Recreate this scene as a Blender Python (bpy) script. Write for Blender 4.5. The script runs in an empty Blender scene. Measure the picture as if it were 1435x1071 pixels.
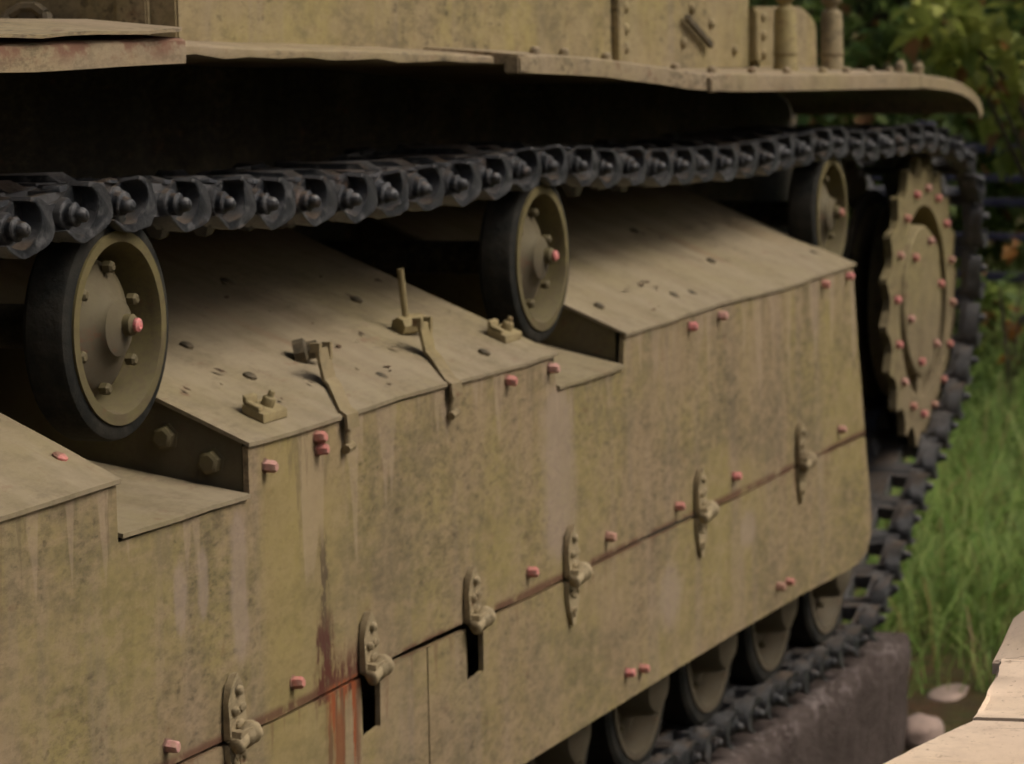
import bpy, bmesh, math, random
import numpy as np
from mathutils import Vector, Matrix
random.seed(7)
rng = np.random.default_rng(11)
S = bpy.context.scene
COL = S.collection

# ------------------------------------------------------------------ camera
H = 2.15                                  # eye height above the ground
CAMY = -2.2724
RW, RH, FPX = 1435.0, 1071.0, 4560.0
ROT = Matrix(((0.36183309, 0.11073209, -0.92564314),
              (-0.93203107, 0.02180322, -0.36172187),
              (-0.01987222, 0.9936111, 0.11109487)))
cam_d = bpy.data.cameras.new('camera')
cam = bpy.data.objects.new('camera', cam_d)
COL.objects.link(cam)
cam.matrix_world = Matrix.Translation((0, CAMY, H)) @ ROT.to_4x4()
cam_d.sensor_width = 36.0
cam_d.lens = FPX / RW * 36.0
cam_d.clip_start = 0.1
cam_d.clip_end = 600.0
cam_d.dof.use_dof = True
cam_d.dof.focus_distance = 4.3
cam_d.dof.aperture_fstop = 9.0
S.camera = cam

def ray(x, y):
    return ROT @ Vector(((x - RW / 2) / FPX, (RH / 2 - y) / FPX, -1.0))
def at(x, y, Y):                          # a point of the photograph on the upright plane at depth Y
    r = ray(x, y); t = (Y - CAMY) / r.y
    return Vector((r.x * t, Y, H + r.z * t))

# ------------------------------------------------------------------ light
w = bpy.data.worlds.new('World'); S.world = w; w.use_nodes = True
wn = w.node_tree.nodes; wl = w.node_tree.links
bg = wn['Background']
sky = wn.new('ShaderNodeTexSky'); sky.sky_type = 'NISHITA'; sky.sun_disc = False
SUN_DIR = Vector((0.12, -0.60, 0.74)).normalized()
sky.sun_elevation = math.asin(SUN_DIR.z)
sky.sun_rotation = math.atan2(SUN_DIR.x, SUN_DIR.y)
sky.air_density = 0.85; sky.dust_density = 8.0; sky.ozone_density = 0.0
wl.new(sky.outputs[0], bg.inputs[0]); bg.inputs[1].default_value = 0.058
sun_d = bpy.data.lights.new('sun', 'SUN'); sun_d.energy = 1.5; sun_d.angle = math.radians(30); sun_d.color = (1.0, 0.93, 0.82)
sun = bpy.data.objects.new('sun', sun_d); COL.objects.link(sun)
sun.rotation_euler = (-SUN_DIR).to_track_quat('-Z', 'Y').to_euler()
S.view_settings.view_transform = 'Standard'; S.view_settings.look = 'None'
S.view_settings.exposure = 0.42; S.view_settings.gamma = 1.0
S.view_settings.use_curve_mapping = False

# ------------------------------------------------------------------ materials
class NT:
    def __init__(s, name):
        s.m = bpy.data.materials.new(name); s.m.use_nodes = True
        s.t = s.m.node_tree; s.n = s.t.nodes; s.b = s.n['Principled BSDF']
        s.pos = s.n.new('ShaderNodeNewGeometry')
        s.obj = s.n.new('ShaderNodeTexCoord')
    def put(s, sock, v):
        if hasattr(v, 'is_linked') or hasattr(v, 'links'): s.t.links.new(v, sock)
        elif isinstance(v, (tuple, list)):
            sock.default_value = tuple(v) + (1,) if len(v) == 3 and len(sock.default_value) == 4 else tuple(v)
        else: sock.default_value = v
    def math(s, op, a, b=0.0, c=0.0, clamp=False):
        n = s.n.new('ShaderNodeMath'); n.operation = op; n.use_clamp = clamp
        s.put(n.inputs[0], a); s.put(n.inputs[1], b); s.put(n.inputs[2], c); return n.outputs[0]
    def noise(s, scale, detail=4, rough=0.55, vec=None, stretch=None, dist=0.0, off=(0, 0, 0)):
        n = s.n.new('ShaderNodeTexNoise'); n.inputs['Scale'].default_value = scale
        n.inputs['Detail'].default_value = detail; n.inputs['Roughness'].default_value = rough
        n.inputs['Distortion'].default_value = dist
        v = vec if vec is not None else s.pos.outputs['Position']
        if stretch or any(off):
            m = s.n.new('ShaderNodeMapping'); s.put(m.inputs['Scale'], stretch or (1, 1, 1)); s.put(m.inputs['Location'], off)
            s.t.links.new(v, m.inputs['Vector']); v = m.outputs[0]
        s.t.links.new(v, n.inputs['Vector']); return n.outputs['Fac']
    def ramp(s, v, lo, hi, a=0.0, b=1.0):
        n = s.n.new('ShaderNodeMapRange'); n.interpolation_type = 'SMOOTHSTEP'
        s.put(n.inputs[0], v); n.inputs[1].default_value = lo; n.inputs[2].default_value = hi
        n.inputs[3].default_value = a; n.inputs[4].default_value = b; return n.outputs[0]
    def mix(s, f, a, b):
        n = s.n.new('ShaderNodeMix'); n.data_type = 'RGBA'
        s.put(n.inputs[0], f); s.put(n.inputs[6], a); s.put(n.inputs[7], b); return n.outputs[2]
    def xyz(s, v=None):
        n = s.n.new('ShaderNodeSeparateXYZ'); s.t.links.new(v or s.pos.outputs['Position'], n.inputs[0]); return n.outputs
    def bump(s, h, strength, dist=0.01):
        n = s.n.new('ShaderNodeBump'); n.inputs['Strength'].default_value = strength; n.inputs['Distance'].default_value = dist
        s.put(n.inputs['Height'], h); s.t.links.new(n.outputs[0], s.b.inputs['Normal'])
    def out(s, col, rough=0.7, metal=0.0, spec=0.3):
        s.put(s.b.inputs['Base Color'], col); s.put(s.b.inputs['Roughness'], rough); s.put(s.b.inputs['Metallic'], metal)
        s.b.inputs['Specular IOR Level'].default_value = spec; return s.m

def paint(name, A, B, streaks=True, dust=0.0, speck=0.62, rusty=0.4, stains=False, vec=False, pit=0.0, slope=False, cracks=False, lip=False):
    t = NT(name)
    V = t.obj.outputs['Object'] if vec else None
    n1 = t.noise(1.9, 5, 0.62, V)
    c = t.mix(t.ramp(n1, 0.40, 0.60), A, B)
    n2 = t.noise(7.0, 5, 0.68, V, off=(3, 1, 7))
    c = t.mix(t.ramp(n2, 0.46, 0.70, 0, 0.5), c, (A[0] * 0.60, A[1] * 0.57, A[2] * 0.60))
    if streaks:
        n3 = t.noise(1.0, 4, 0.6, V, stretch=(11, 11, 0.8))
        c = t.mix(t.ramp(n3, 0.48, 0.70, 0, 0.5), c, (B[0] * 0.92, B[1] * 0.95, B[2] * 1.25))
        n3b = t.noise(1.0, 5, 0.68, V, stretch=(12, 12, 2.0), off=(5, 5, 5))
        c = t.mix(t.ramp(n3b, 0.52, 0.76, 0, 0.3), c, (A[0] * 0.50, A[1] * 0.47, A[2] * 0.52))
        n3c = t.noise(1.0, 3, 0.55, V, stretch=(8, 8, 0.6), off=(1, 8, 2))
        c = t.mix(t.ramp(n3c, 0.48, 0.72, 0, 0.45), c, (A[0] * 1.0, A[1] * 1.02, A[2] * 0.72))
    # fine grime and chipped specks, clustered
    n4 = t.noise(62, 6, 0.8, V, stretch=(0.45, 1, 1)); n5 = t.noise(2.6, 3, 0.6, V, off=(9, 2, 4))
    sp = t.math('MULTIPLY', t.ramp(n4, 0.44, 0.62), t.ramp(n5, 0.38, 0.64, 0.35, 1.0))
    c = t.mix(t.math('MULTIPLY', sp, speck), c, (0.095, 0.072, 0.043))
    if streaks:
        n9 = t.noise(3.4, 6, 0.75, V, stretch=(0.6, 1, 1), off=(4, 9, 3))
        bl = t.math('MULTIPLY', t.ramp(n9, 0.48, 0.66), t.ramp(n4, 0.30, 0.58, 0.35, 1.0))
        c = t.mix(t.math('MULTIPLY', bl, 0.62), c, (0.11, 0.09, 0.055))
        n10 = t.noise(30, 5, 0.75, V, stretch=(0.45, 1, 1), off=(8, 3, 5)); c = t.mix(t.ramp(n10, 0.46, 0.64, 0, 0.5), c, (B[0] * 1.2, B[1] * 1.2, B[2] * 1.22))
    n6 = t.noise(21, 4, 0.72, V, stretch=(0.5, 1, 1), off=(2, 2, 2))
    c = t.mix(t.ramp(n6, 0.60, 0.72, 0, rusty), c, (0.14, 0.065, 0.036))
    if pit > 0:
        n8 = t.noise(60, 2, 0.5, V, stretch=(0.45, 1, 1), off=(6, 6, 1))
        pk = t.math('MULTIPLY', t.ramp(n8, 0.60, 0.68), t.ramp(n5, 0.40, 0.55))
        c = t.mix(t.math('MULTIPLY', pk, pit), c, (0.05, 0.038, 0.024))
    if dust > 0:
        n7 = t.noise(4, 5, 0.68, V, stretch=(2.2, 1, 1))
        c = t.mix(t.ramp(n7, 0.38, 0.66, dust * 0.3, dust), c, (0.295, 0.245, 0.168))
    if slope:                                # runs of dirt washed down the slope, and bare rusty edges
        n11 = t.noise(1.0, 4, 0.65, V, stretch=(7, 1.3, 1.3), off=(2, 4, 1), dist=0.6)
        c = t.mix(t.ramp(n11, 0.50, 0.72, 0, 0.28), c, (0.15, 0.105, 0.066))
        n12 = t.noise(1.0, 3, 0.6, V, stretch=(16, 2.2, 2.2), off=(7, 2, 8), dist=0.5)
        c = t.mix(t.ramp(n12, 0.60, 0.74, 0, 0.3), c, (0.20, 0.095, 0.055))
    if lip:                                  # rust creeping from under the cover sheet
        pz = t.xyz()[2]; nl = t.noise(16, 4, 0.7, V, stretch=(0.6, 1, 1), off=(2, 6, 1))
        k = t.math('MULTIPLY', t.ramp(nl, 0.42, 0.56), t.math('MULTIPLY', t.ramp(pz, H - 0.060, H - 0.030), t.ramp(pz, H - 0.012, H - 0.004, 1, 0)))
        c = t.mix(t.math('MULTIPLY', k, 0.8), c, (0.17, 0.075, 0.05))
    if cracks:
        n13 = t.noise(1.0, 4, 0.6, V, stretch=(7, 1.3, 2), off=(3, 3, 3)); n14 = t.noise(5, 2, 0.5, V)
        ln = t.math('ABSOLUTE', t.math('SUBTRACT', n13, 0.5))
        c = t.mix(t.math('MULTIPLY', t.ramp(ln, 0.001, 0.006, 1, 0), t.ramp(n14, 0.45, 0.6)), c, (0.16, 0.10, 0.07))
        c = t.mix(t.ramp(t.noise(120, 2, 0.6, V), 0.64, 0.70, 0, 0.6), c, (0.30, 0.20, 0.13))
        c = t.mix(t.ramp(t.noise(3.2, 4, 0.6, V, off=(5, 1, 1)), 0.45, 0.65, 0, 0.35), c, (0.60, 0.45, 0.33))
    if stains:
        p = t.xyz(); wob = t.noise(14, 3, 0.6); fine = t.noise(40, 4, 0.7, stretch=(1.5, 1, 0.35))
        def streak(x0, wd, z0, z1, soft=0.05, lean=0.0, grow=0.0):
            zz = t.math('SUBTRACT', p[2], z0)
            xc = t.math('ADD', x0, t.math('MULTIPLY', zz, lean))
            dx = t.math('ABSOLUTE', t.math('SUBTRACT', t.math('ADD', p[0], t.math('MULTIPLY', t.math('SUBTRACT', wob, 0.5), 0.035)), xc))
            ww = t.math('ADD', wd, t.math('MULTIPLY', t.math('SUBTRACT', z1, p[2]), grow)) if grow else wd
            k = t.math('SUBTRACT', 1.0, t.math('DIVIDE', dx, ww), clamp=True)
            k = t.math('MULTIPLY', k, t.ramp(p[2], z0, z0 + soft)); k = t.math('MULTIPLY', k, t.ramp(p[2], z1 - soft, z1, 1, 0))
            return t.ramp(t.math('ADD', k, t.math('MULTIPLY', t.math('SUBTRACT', fine, 0.5), 0.5)), 0.15, 0.65)
        # pale lime runs
        for a in ((4.605, 0.05, H - 1.06, H - 0.72, 0.1, 0.0, 0.0), (4.40, 0.035, H - 0.98, H - 0.77, 0.1, 0.0, 0.0), (4.475, 0.03, H - 0.95, H - 0.78, 0.06, 0.0, 0.0),
                  (6.06, 0.14, H - 1.13, H - 0.69, 0.1, 0.0, 0.0), (6.75, 0.14, H - 1.42, H - 1.14, 0.15, 0.0, 0.0), (7.34, 0.10, H - 1.30, H - 1.14, 0.08, 0.0, 0.0)):
            c = t.mix(t.math('MULTIPLY', streak(*a), 0.5), c, (0.31, 0.24, 0.20))
        fz_ = t.math('MULTIPLY', t.ramp(p[0], 4.66, 4.72), t.ramp(t.math('ADD', p[0], t.math('MULTIPLY', t.noise(5, 3, 0.6), 0.4)), 5.0, 5.35, 1, 0))
        c = t.mix(t.math('MULTIPLY', fz_, 0.5), c, (0.285, 0.225, 0.085))
        # runs that hang from an edge: their length depends on where along the edge they start
        wv = t.math('ADD', p[0], t.math('MULTIPLY', t.math('SUBTRACT', wob, 0.5), 0.012))
        def drips(ztop, sc, l0, l1, lo, hi, seed, x0=None, x1=None, soft=0.02):
            cb = t.n.new('ShaderNodeCombineXYZ'); t.put(cb.inputs[0], wv); cb.inputs[1].default_value = seed
            ns = t.noise(sc, 2, 0.6, cb.outputs[0])
            lim = t.ramp(ns, lo, hi, l0, l1)
            dep = t.math('SUBTRACT', ztop, p[2])
            k = t.math('MULTIPLY', t.math('DIVIDE', t.math('SUBTRACT', lim, dep), 0.03, clamp=True), t.ramp(dep, -0.006, 0.004))
            if x0 is not None: k = t.math('MULTIPLY', k, t.math('MULTIPLY', t.ramp(p[0], x0 - soft, x0 + soft), t.ramp(p[0], x1 - soft, x1 + soft, 1, 0)))
            return k
        nf = t.noise(70, 4, 0.75, stretch=(1, 1, 0.3)); brk = t.ramp(nf, 0.40, 0.54, 0.1, 1.0)
        c = t.mix(t.math('MULTIPLY', drips(ZTOP, 11, 0.0, 0.34, 0.45, 0.75, 1.3), 0.35), c, (0.36, 0.275, 0.20))
        c = t.mix(t.math('MULTIPLY', drips(ZTOP, 22, 0.0, 0.20, 0.50, 0.75, 6.1), t.math('MULTIPLY', brk, 0.5)), c, (0.13, 0.10, 0.06))
        nr = t.noise(11, 4, 0.7, off=(4, 0, 1))
        dz = t.math('ABSOLUTE', t.math('SUBTRACT', p[2], H - 1.123))
        line = t.math('MULTIPLY', t.ramp(dz, 0.002, 0.016, 1, 0), t.ramp(nr, 0.38, 0.52))
        c = t.mix(t.math('MULTIPLY', line, 0.85), c, (0.10, 0.042, 0.026))
        c = t.mix(t.math('MULTIPLY', drips(H - 1.123, 26, 0.0, 0.13, 0.50, 0.78, 3.7), t.math('MULTIPLY', brk, 0.55)), c, (0.15, 0.085, 0.045))
        # the one badly rusted spot under a torn fixing
        def scab(x0, wd, z0, z1):                # a thin broken vertical scab
            dx = t.math('ABSOLUTE', t.math('SUBTRACT', t.math('ADD', p[0], t.math('MULTIPLY', t.math('SUBTRACT', nf, 0.5), 0.10)), x0))
            k = t.ramp(dx, wd * 0.55, wd, 1, 0)
            return t.math('MULTIPLY', k, t.math('MULTIPLY', t.ramp(p[2], z0, z0 + 0.01), t.ramp(p[2], z1 - 0.07, z1, 1, 0)))
        c = t.mix(t.math('MULTIPLY', scab(4.925, 0.016, H - 1.13, H - 0.83), 0.75), c, (0.075, 0.052, 0.034))
        c = t.mix(t.math('MULTIPLY', scab(4.930, 0.040, H - 1.14, H - 0.965), brk), c, (0.085, 0.034, 0.024))
        c = t.mix(t.math('MULTIPLY', scab(4.985, 0.125, H - 1.15, H - 1.040), t.math('MULTIPLY', brk, 1.0)), c, (0.085, 0.026, 0.016))
        c = t.mix(t.math('MULTIPLY', drips(H - 1.118, 30, 0.0, 0.22, 0.42, 0.66, 9.2, 4.925, 5.06), t.ramp(nf, 0.32, 0.5, 0.3, 0.9)), c, (0.135, 0.060, 0.032))
        c = t.mix(t.math('MULTIPLY', streak(4.972, 0.030, H - 1.42, H - 1.12, 0.1), 0.85), c, (0.18, 0.065, 0.026))
        c = t.mix(t.math('MULTIPLY', streak(4.935, 0.014, H - 1.42, H - 1.12, 0.1), 0.8), c, (0.12, 0.06, 0.03))
        c = t.mix(t.math('MULTIPLY', drips(H - 1.122, 36, 0.0, 0.17, 0.40, 0.62, 4.4, 4.935, 5.05), t.ramp(nf, 0.35, 0.5, 0.3, 1)), c, (0.24, 0.062, 0.020))
    t.bump(t.math('ADD', n4, t.math('MULTIPLY', t.noise(5, 1, 0.5, V), 3.0)), 0.14, 0.005)
    return t.out(c, t.ramp(n2, 0.3, 0.7, 0.62, 0.82), 0.0, 0.25)

ZTOP = H - 0.672
OLIVE = (0.250, 0.203, 0.088); TAN = (0.264, 0.199, 0.120)
M = {}
M['skirt'] = paint('skirt paint', OLIVE, TAN, stains=True, pit=0.35)
M['hull'] = paint('hull paint', (0.29, 0.238, 0.105), (0.27, 0.215, 0.12), speck=0.55, pit=0.5)
M['roof'] = paint('dusty paint', (0.220, 0.182, 0.098), (0.230, 0.188, 0.120), streaks=False, slope=True, dust=0.6, speck=0.55, rusty=0.6)
M['fender'] = paint('fender paint', (0.27, 0.215, 0.115), (0.285, 0.22, 0.14), streaks=False, dust=0.35, speck=0.8, rusty=0.95, pit=0.7)
M['lip'] = paint('rusty fender paint', (0.30, 0.235, 0.14), (0.285, 0.22, 0.15), streaks=False, dust=0.3, speck=0.7, rusty=0.9, lip=True)
M['wheel'] = paint('wheel paint', (0.128, 0.106, 0.047), (0.108, 0.09, 0.052), streaks=False, speck=0.7, vec=True)
M['fit'] = paint('fitting paint', (0.262, 0.212, 0.105), (0.24, 0.19, 0.112), streaks=False, speck=0.4, rusty=0.7)
M['hinge'] = paint('hinge paint', (0.33, 0.268, 0.162), (0.295, 0.236, 0.138), streaks=False, speck=0.6, rusty=0.7)
M['rim'] = paint('rim paint', (0.138, 0.115, 0.048), (0.112, 0.094, 0.046), streaks=False, speck=0.7, vec=True)
M['disc'] = paint('hub paint', (0.112, 0.094, 0.052), (0.095, 0.08, 0.056), streaks=False, speck=0.8, rusty=0.6, vec=True)
M['sprocket'] = paint('sprocket paint', (0.215, 0.178, 0.086), (0.20, 0.16, 0.095), streaks=False, speck=0.7, rusty=0.5)
M['inner'] = paint('shade-dark hull', (0.020, 0.019, 0.014), (0.028, 0.024, 0.017), streaks=True, speck=0.8)  # near-black colour stands in for the deep shade under fenders and skirt
M['sand'] = paint('sand paint', (0.74, 0.58, 0.41), (0.71, 0.56, 0.42), streaks=False, speck=0.12, rusty=0.22, cracks=True)

def simple(name, A, B, sc=20, rough=0.7, metal=0.0, spec=0.3, bs=0.3, bsc=80, seat=False):
    t = NT(name); V = t.obj.outputs['Object']
    c = t.mix(t.ramp(t.noise(sc, 5, 0.65, V), 0.35, 0.65), A, B)
    if seat:
        c = t.mix(t.ramp(t.xyz(V)[1], -0.006, -0.002, 0, 0.85), c, (0.09, 0.06, 0.04))
        c = t.mix(t.ramp(t.noise(9, 2, 0.5), 0.40, 0.62, 0, 0.55), c, (0.34, 0.20, 0.13))
    t.bump(t.noise(bsc, 4, 0.6, V), bs, 0.004)
    return t.out(c, rough, metal, spec)
M['rubber'] = simple('rubber', (0.012, 0.013, 0.012), (0.030, 0.028, 0.023), 11, 0.85, spec=0.15, bs=0.8, bsc=40)
M['pink'] = simple('red lead paint', (0.66, 0.19, 0.19), (0.52, 0.25, 0.22), 130, 0.65, bs=0.5, bsc=200, seat=True)
M['pinkpale'] = simple('faded red paint', (0.60, 0.31, 0.29), (0.46, 0.28, 0.21), 130, 0.7, bs=0.5, bsc=200, seat=True)
M['darkmetal'] = simple('dark fitting', (0.06, 0.05, 0.032), (0.11, 0.085, 0.05), 40, 0.7)
M['black'] = simple('tarred steel', (0.012, 0.012, 0.012), (0.02, 0.02, 0.018), 20, 0.8)
M['debris'] = simple('dead leaf bits', (0.05, 0.035, 0.02), (0.10, 0.06, 0.035), 60, 0.9)
M['bark'] = simple('bark', (0.06, 0.045, 0.03), (0.09, 0.07, 0.05), 12, 0.9, bs=0.8)
M['fence'] = simple('blue fence paint', (0.05, 0.045, 0.09), (0.09, 0.08, 0.13), 8, 0.6)
M['stone'] = simple('pink granite', (0.34, 0.25, 0.21), (0.25, 0.19, 0.16), 14, 0.85, bs=0.8, bsc=25)

def track_mat():
    t = NT('track steel'); V = t.obj.outputs['Object']; P_ = t.pos.outputs['Position']
    c = t.mix(t.ramp(t.noise(6, 5, 0.6, P_), 0.35, 0.65), (0.010, 0.012, 0.015), (0.020, 0.023, 0.028))
    pt = t.pos.outputs['Pointiness']
    c = t.mix(t.ramp(pt, 0.52, 0.60, 0, 0.6), c, (0.16, 0.158, 0.16))
    n = t.noise(34, 5, 0.7, P_)
    c = t.mix(t.ramp(n, 0.50, 0.69, 0, 0.62), c, (0.15, 0.148, 0.15))
    c = t.mix(t.ramp(t.noise(17, 5, 0.7, P_, off=(1, 5, 2)), 0.58, 0.72, 0, 0.6), c, (0.11, 0.06, 0.032))
    # litter and mud lying in the hollows of the faces that look up
    nz = t.xyz(t.pos.outputs['True Normal'])[2]
    du = t.math('MULTIPLY', t.ramp(nz, 0.75, 0.95), t.ramp(t.noise(8, 5, 0.7, P_, off=(7, 7, 7)), 0.42, 0.6))
    c = t.mix(t.math('MULTIPLY', du, 0.7), c, (0.12, 0.085, 0.055))
    t.bump(t.noise(70, 5, 0.7, V), 0.5, 0.006)
    return t.out(c, t.ramp(n, 0.3, 0.7, 0.36, 0.62), 0.35, 0.5)
M['track'] = track_mat()

def concrete():
    t = NT('stained concrete')
    c = t.mix(t.ramp(t.noise(3.5, 6, 0.65), 0.35, 0.65), (0.056, 0.042, 0.037), (0.086, 0.067, 0.060))
    c = t.mix(t.ramp(t.noise(1.0, 5, 0.6, stretch=(14, 14, 1.2)), 0.5, 0.7, 0, 0.6), c, (0.05, 0.038, 0.032))
    p = t.xyz(); n = t.noise(22, 5, 0.7)
    top = t.math('MULTIPLY', t.ramp(p[2], H - 1.88, H - 1.815), t.ramp(n, 0.50, 0.62))
    c = t.mix(t.math('MULTIPLY', top, 0.7), c, (0.21, 0.175, 0.17))
    c = t.mix(t.ramp(t.noise(70, 3, 0.6), 0.6, 0.7, 0, 0.4), c, (0.15, 0.125, 0.115))
    t.bump(t.math('ADD', t.noise(60, 5, 0.7), t.math('MULTIPLY', n, 1.5)), 0.8, 0.014)
    return t.out(c, 0.9, 0, 0.2)
M['concrete'] = concrete()

def ground_mat():
    t = NT('soil and turf')
    c = t.mix(t.ramp(t.noise(1.6, 6, 0.65), 0.4, 0.6), (0.10, 0.072, 0.04), (0.085, 0.115, 0.03))
    c = t.mix(t.ramp(t.noise(9, 6, 0.7, off=(3, 3, 0)), 0.45, 0.65, 0, 0.8), c, (0.17, 0.085, 0.05))
    c = t.mix(t.ramp(t.noise(40, 4, 0.7), 0.55, 0.7, 0, 0.7), c, (0.09, 0.10, 0.03))
    t.bump(t.noise(25, 6, 0.75), 1.0, 0.05)
    return t.out(c, 0.95, 0, 0.1)
M['ground'] = ground_mat()

def leaf_mat(name, A, B, C_=None, frac=0.0, trans=0.45):
    t = NT(name)
    at_ = t.n.new('ShaderNodeAttribute'); at_.attribute_name = 'tint'
    c = t.mix(at_.outputs['Fac'], A, B)
    if C_: c = t.mix(t.math('GREATER_THAN', at_.outputs['Fac'], 1.0 - frac), c, C_)
    c = t.mix(t.ramp(t.noise(30, 3, 0.6), 0.4, 0.7, 0, 0.4), c, tuple(x * 0.6 for x in A))
    m = t.out(c, 0.55, 0, 0.3)
    tr = t.n.new('ShaderNodeBsdfTranslucent'); t.put(tr.inputs[0], c)
    mx = t.n.new('ShaderNodeMixShader'); mx.inputs[0].default_value = trans
    t.t.links.new(t.b.outputs[0], mx.inputs[1]); t.t.links.new(tr.outputs[0], mx.inputs[2])
    t.t.links.new(mx.outputs[0], t.n['Material Output'].inputs[0])
    return m
M['leaf_dark'] = leaf_mat('dark leaves', (0.065, 0.12, 0.035), (0.20, 0.26, 0.07), (0.24, 0.11, 0.04), 0.08)
M['leaf_mid'] = leaf_mat('mid leaves', (0.10, 0.17, 0.045), (0.27, 0.33, 0.085), (0.28, 0.14, 0.05), 0.08)
M['leaf_light'] = leaf_mat('light leaves', (0.22, 0.27, 0.06), (0.42, 0.43, 0.10), (0.34, 0.15, 0.06), 0.10)
M['leaf_orange'] = leaf_mat('orange leaves', (0.24, 0.09, 0.02), (0.36, 0.17, 0.03))
M['grass'] = leaf_mat('grass blades', (0.17, 0.30, 0.065), (0.44, 0.52, 0.18), (0.36, 0.27, 0.12), 0.10, 0.55)

# ------------------------------------------------------------------ mesh helpers
class MB:
    def __init__(s): s.bm = bmesh.new()
    def poly(s, pts):
        return s.bm.faces.new([s.bm.verts.new(p) for p in pts])
    def box(s, lo, hi, taper=None):
        x0, y0, z0 = lo; x1, y1, z1 = hi
        c = [(x0, y0, z0), (x1, y0, z0), (x1, y1, z0), (x0, y1, z0), (x0, y0, z1), (x1, y0, z1), (x1, y1, z1), (x0, y1, z1)]
        if taper:
            cx, cy = (x0 + x1) / 2, (y0 + y1) / 2
            c = c[:4] + [(cx + (p[0] - cx) * taper, cy + (p[1] - cy) * taper, p[2]) for p in c[4:]]
        v = [s.bm.verts.new(p) for p in c]
        for f in ((3, 2, 1, 0), (4, 5, 6, 7), (0, 1, 5, 4), (1, 2, 6, 5), (2, 3, 7, 6), (3, 0, 4, 7)):
            s.bm.faces.new([v[i] for i in f])
        return s
    def prism(s, outline, fn0, fn1):
        a = [s.bm.verts.new(fn0(*p)) for p in outline]; b = [s.bm.verts.new(fn1(*p)) for p in outline]
        s.bm.faces.new(a); s.bm.faces.new(b[::-1])
        n = len(a)
        for i in range(n): s.bm.faces.new((a[i], b[i], b[(i + 1) % n], a[(i + 1) % n]))
        return s
    def xz(s, outline, y0, y1):            # outline in X-Z, thickness along Y
        return s.prism(outline, lambda x, z: (x, y0, z), lambda x, z: (x, y1, z))
    def lathe(s, prof, o, axis, n=24, closed=False, phase=0.0):   # prof: (radius, along)
        ax = Vector(axis).normalized(); u = ax.orthogonal().normalized(); v = ax.cross(u); o = Vector(o)
        rings = []
        for r, a in prof:
            if r < 1e-6: rings.append([s.bm.verts.new(o + ax * a)])
            else: rings.append([s.bm.verts.new(o + ax * a + (u * math.cos(phase + 2 * math.pi * k / n) + v * math.sin(phase + 2 * math.pi * k / n)) * r) for k in range(n)])
        pairs = list(zip(rings, rings[1:]))
        if closed: pairs.append((rings[-1], rings[0]))
        for A, B in pairs:
            for k in range(n):
                j = (k + 1) % n
                if len(A) == 1 and len(B) == 1: continue
                if len(A) == 1: s.bm.faces.new((A[0], B[k], B[j]))
                elif len(B) == 1: s.bm.faces.new((A[k], B[0], A[j]))
                else: s.bm.faces.new((A[k], B[k], B[j], A[j]))
        return s
    def rod(s, p, q, r, n=10, r2=None):
        p, q = Vector(p), Vector(q); L = (q - p).length
        return s.lathe([(0, 0), (r, 0), (r2 or r, L), (0, L)], p, q - p, n)
    def strip(s, pts, half, th):           # flat bar bent along pts; half = half-width vector, th = thickness vector list or one
        half = Vector(half)
        rings = []
        for i, p in enumerate(pts):
            p = Vector(p); d = (Vector(pts[min(i + 1, len(pts) - 1)]) - Vector(pts[max(i - 1, 0)])).normalized()
            nn = d.cross(half).normalized() * th
            rings.append([s.bm.verts.new(q) for q in (p - half - nn, p + half - nn, p + half + nn, p - half + nn)])
        for a, b in zip(rings, rings[1:]):
            for k in range(4): s.bm.faces.new((a[k], a[(k + 1) % 4], b[(k + 1) % 4], b[k]))
        s.bm.faces.new(rings[0][::-1]); s.bm.faces.new(rings[-1]); return s
    def mesh(s, name, mat, bevel=0.0, smooth=35, seg=2):
        bmesh.ops.recalc_face_normals(s.bm, faces=s.bm.faces)
        if bevel > 0:
            ed = [e for e in s.bm.edges if len(e.link_faces) == 2 and e.calc_face_angle(0) > math.radians(35)]
            bmesh.ops.bevel(s.bm, geom=ed, offset=bevel, segments=seg, affect='EDGES', clamp_overlap=True)
        me = bpy.data.meshes.new(name); s.bm.to_mesh(me); s.bm.free()
        me.materials.append(mat)
        if smooth:
            me.shade_smooth()
            me.set_sharp_from_angle(angle=math.radians(smooth))
        return me
    def build(s, name, mat, parent=None, **k):
        return obj(name, s.mesh(name, mat, **k), parent)
def obj(name, me, parent=None):
    o = bpy.data.objects.new(name, me); COL.objects.link(o)
    if parent is not None: o.parent = parent
    return o
def tag(o, label=None, cat=None, group=None, kind=None):
    if label: o['label'] = label
    if cat: o['category'] = cat
    if group: o['group'] = group
    if kind: o['kind'] = kind
    return o
def empty(name, loc=(0, 0, 0), parent=None):
    o = obj(name, None, parent); o.location = loc; o.empty_display_size = 0.2; return o

# ------------------------------------------------------------------ ground
g = MB()
N = 60
def gz(x, y):
    return 0.025 * math.sin(x * 1.3 + y * 0.7) * math.sin(y * 1.9 + 0.5) + 0.01 * math.sin(x * 4.1) * math.sin(y * 3.7)
xs = np.concatenate([np.linspace(-300, -6, 8), np.linspace(-4, 40, N), np.linspace(44, 400, 8)])
ys = np.concatenate([np.linspace(-300, -12, 8), np.linspace(-10, 14, N), np.linspace(18, 300, 8)])
vv = [[g.bm.verts.new((x, y, gz(x, y) if (abs(x) < 42 and abs(y) < 16) else 0)) for y in ys] for x in xs]
for i in range(len(xs) - 1):
    for j in range(len(ys) - 1): g.bm.faces.new((vv[i][j], vv[i + 1][j], vv[i + 1][j + 1], vv[i][j + 1]))
tag(g.build('ground', M['ground'], smooth=180), kind='structure')

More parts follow.
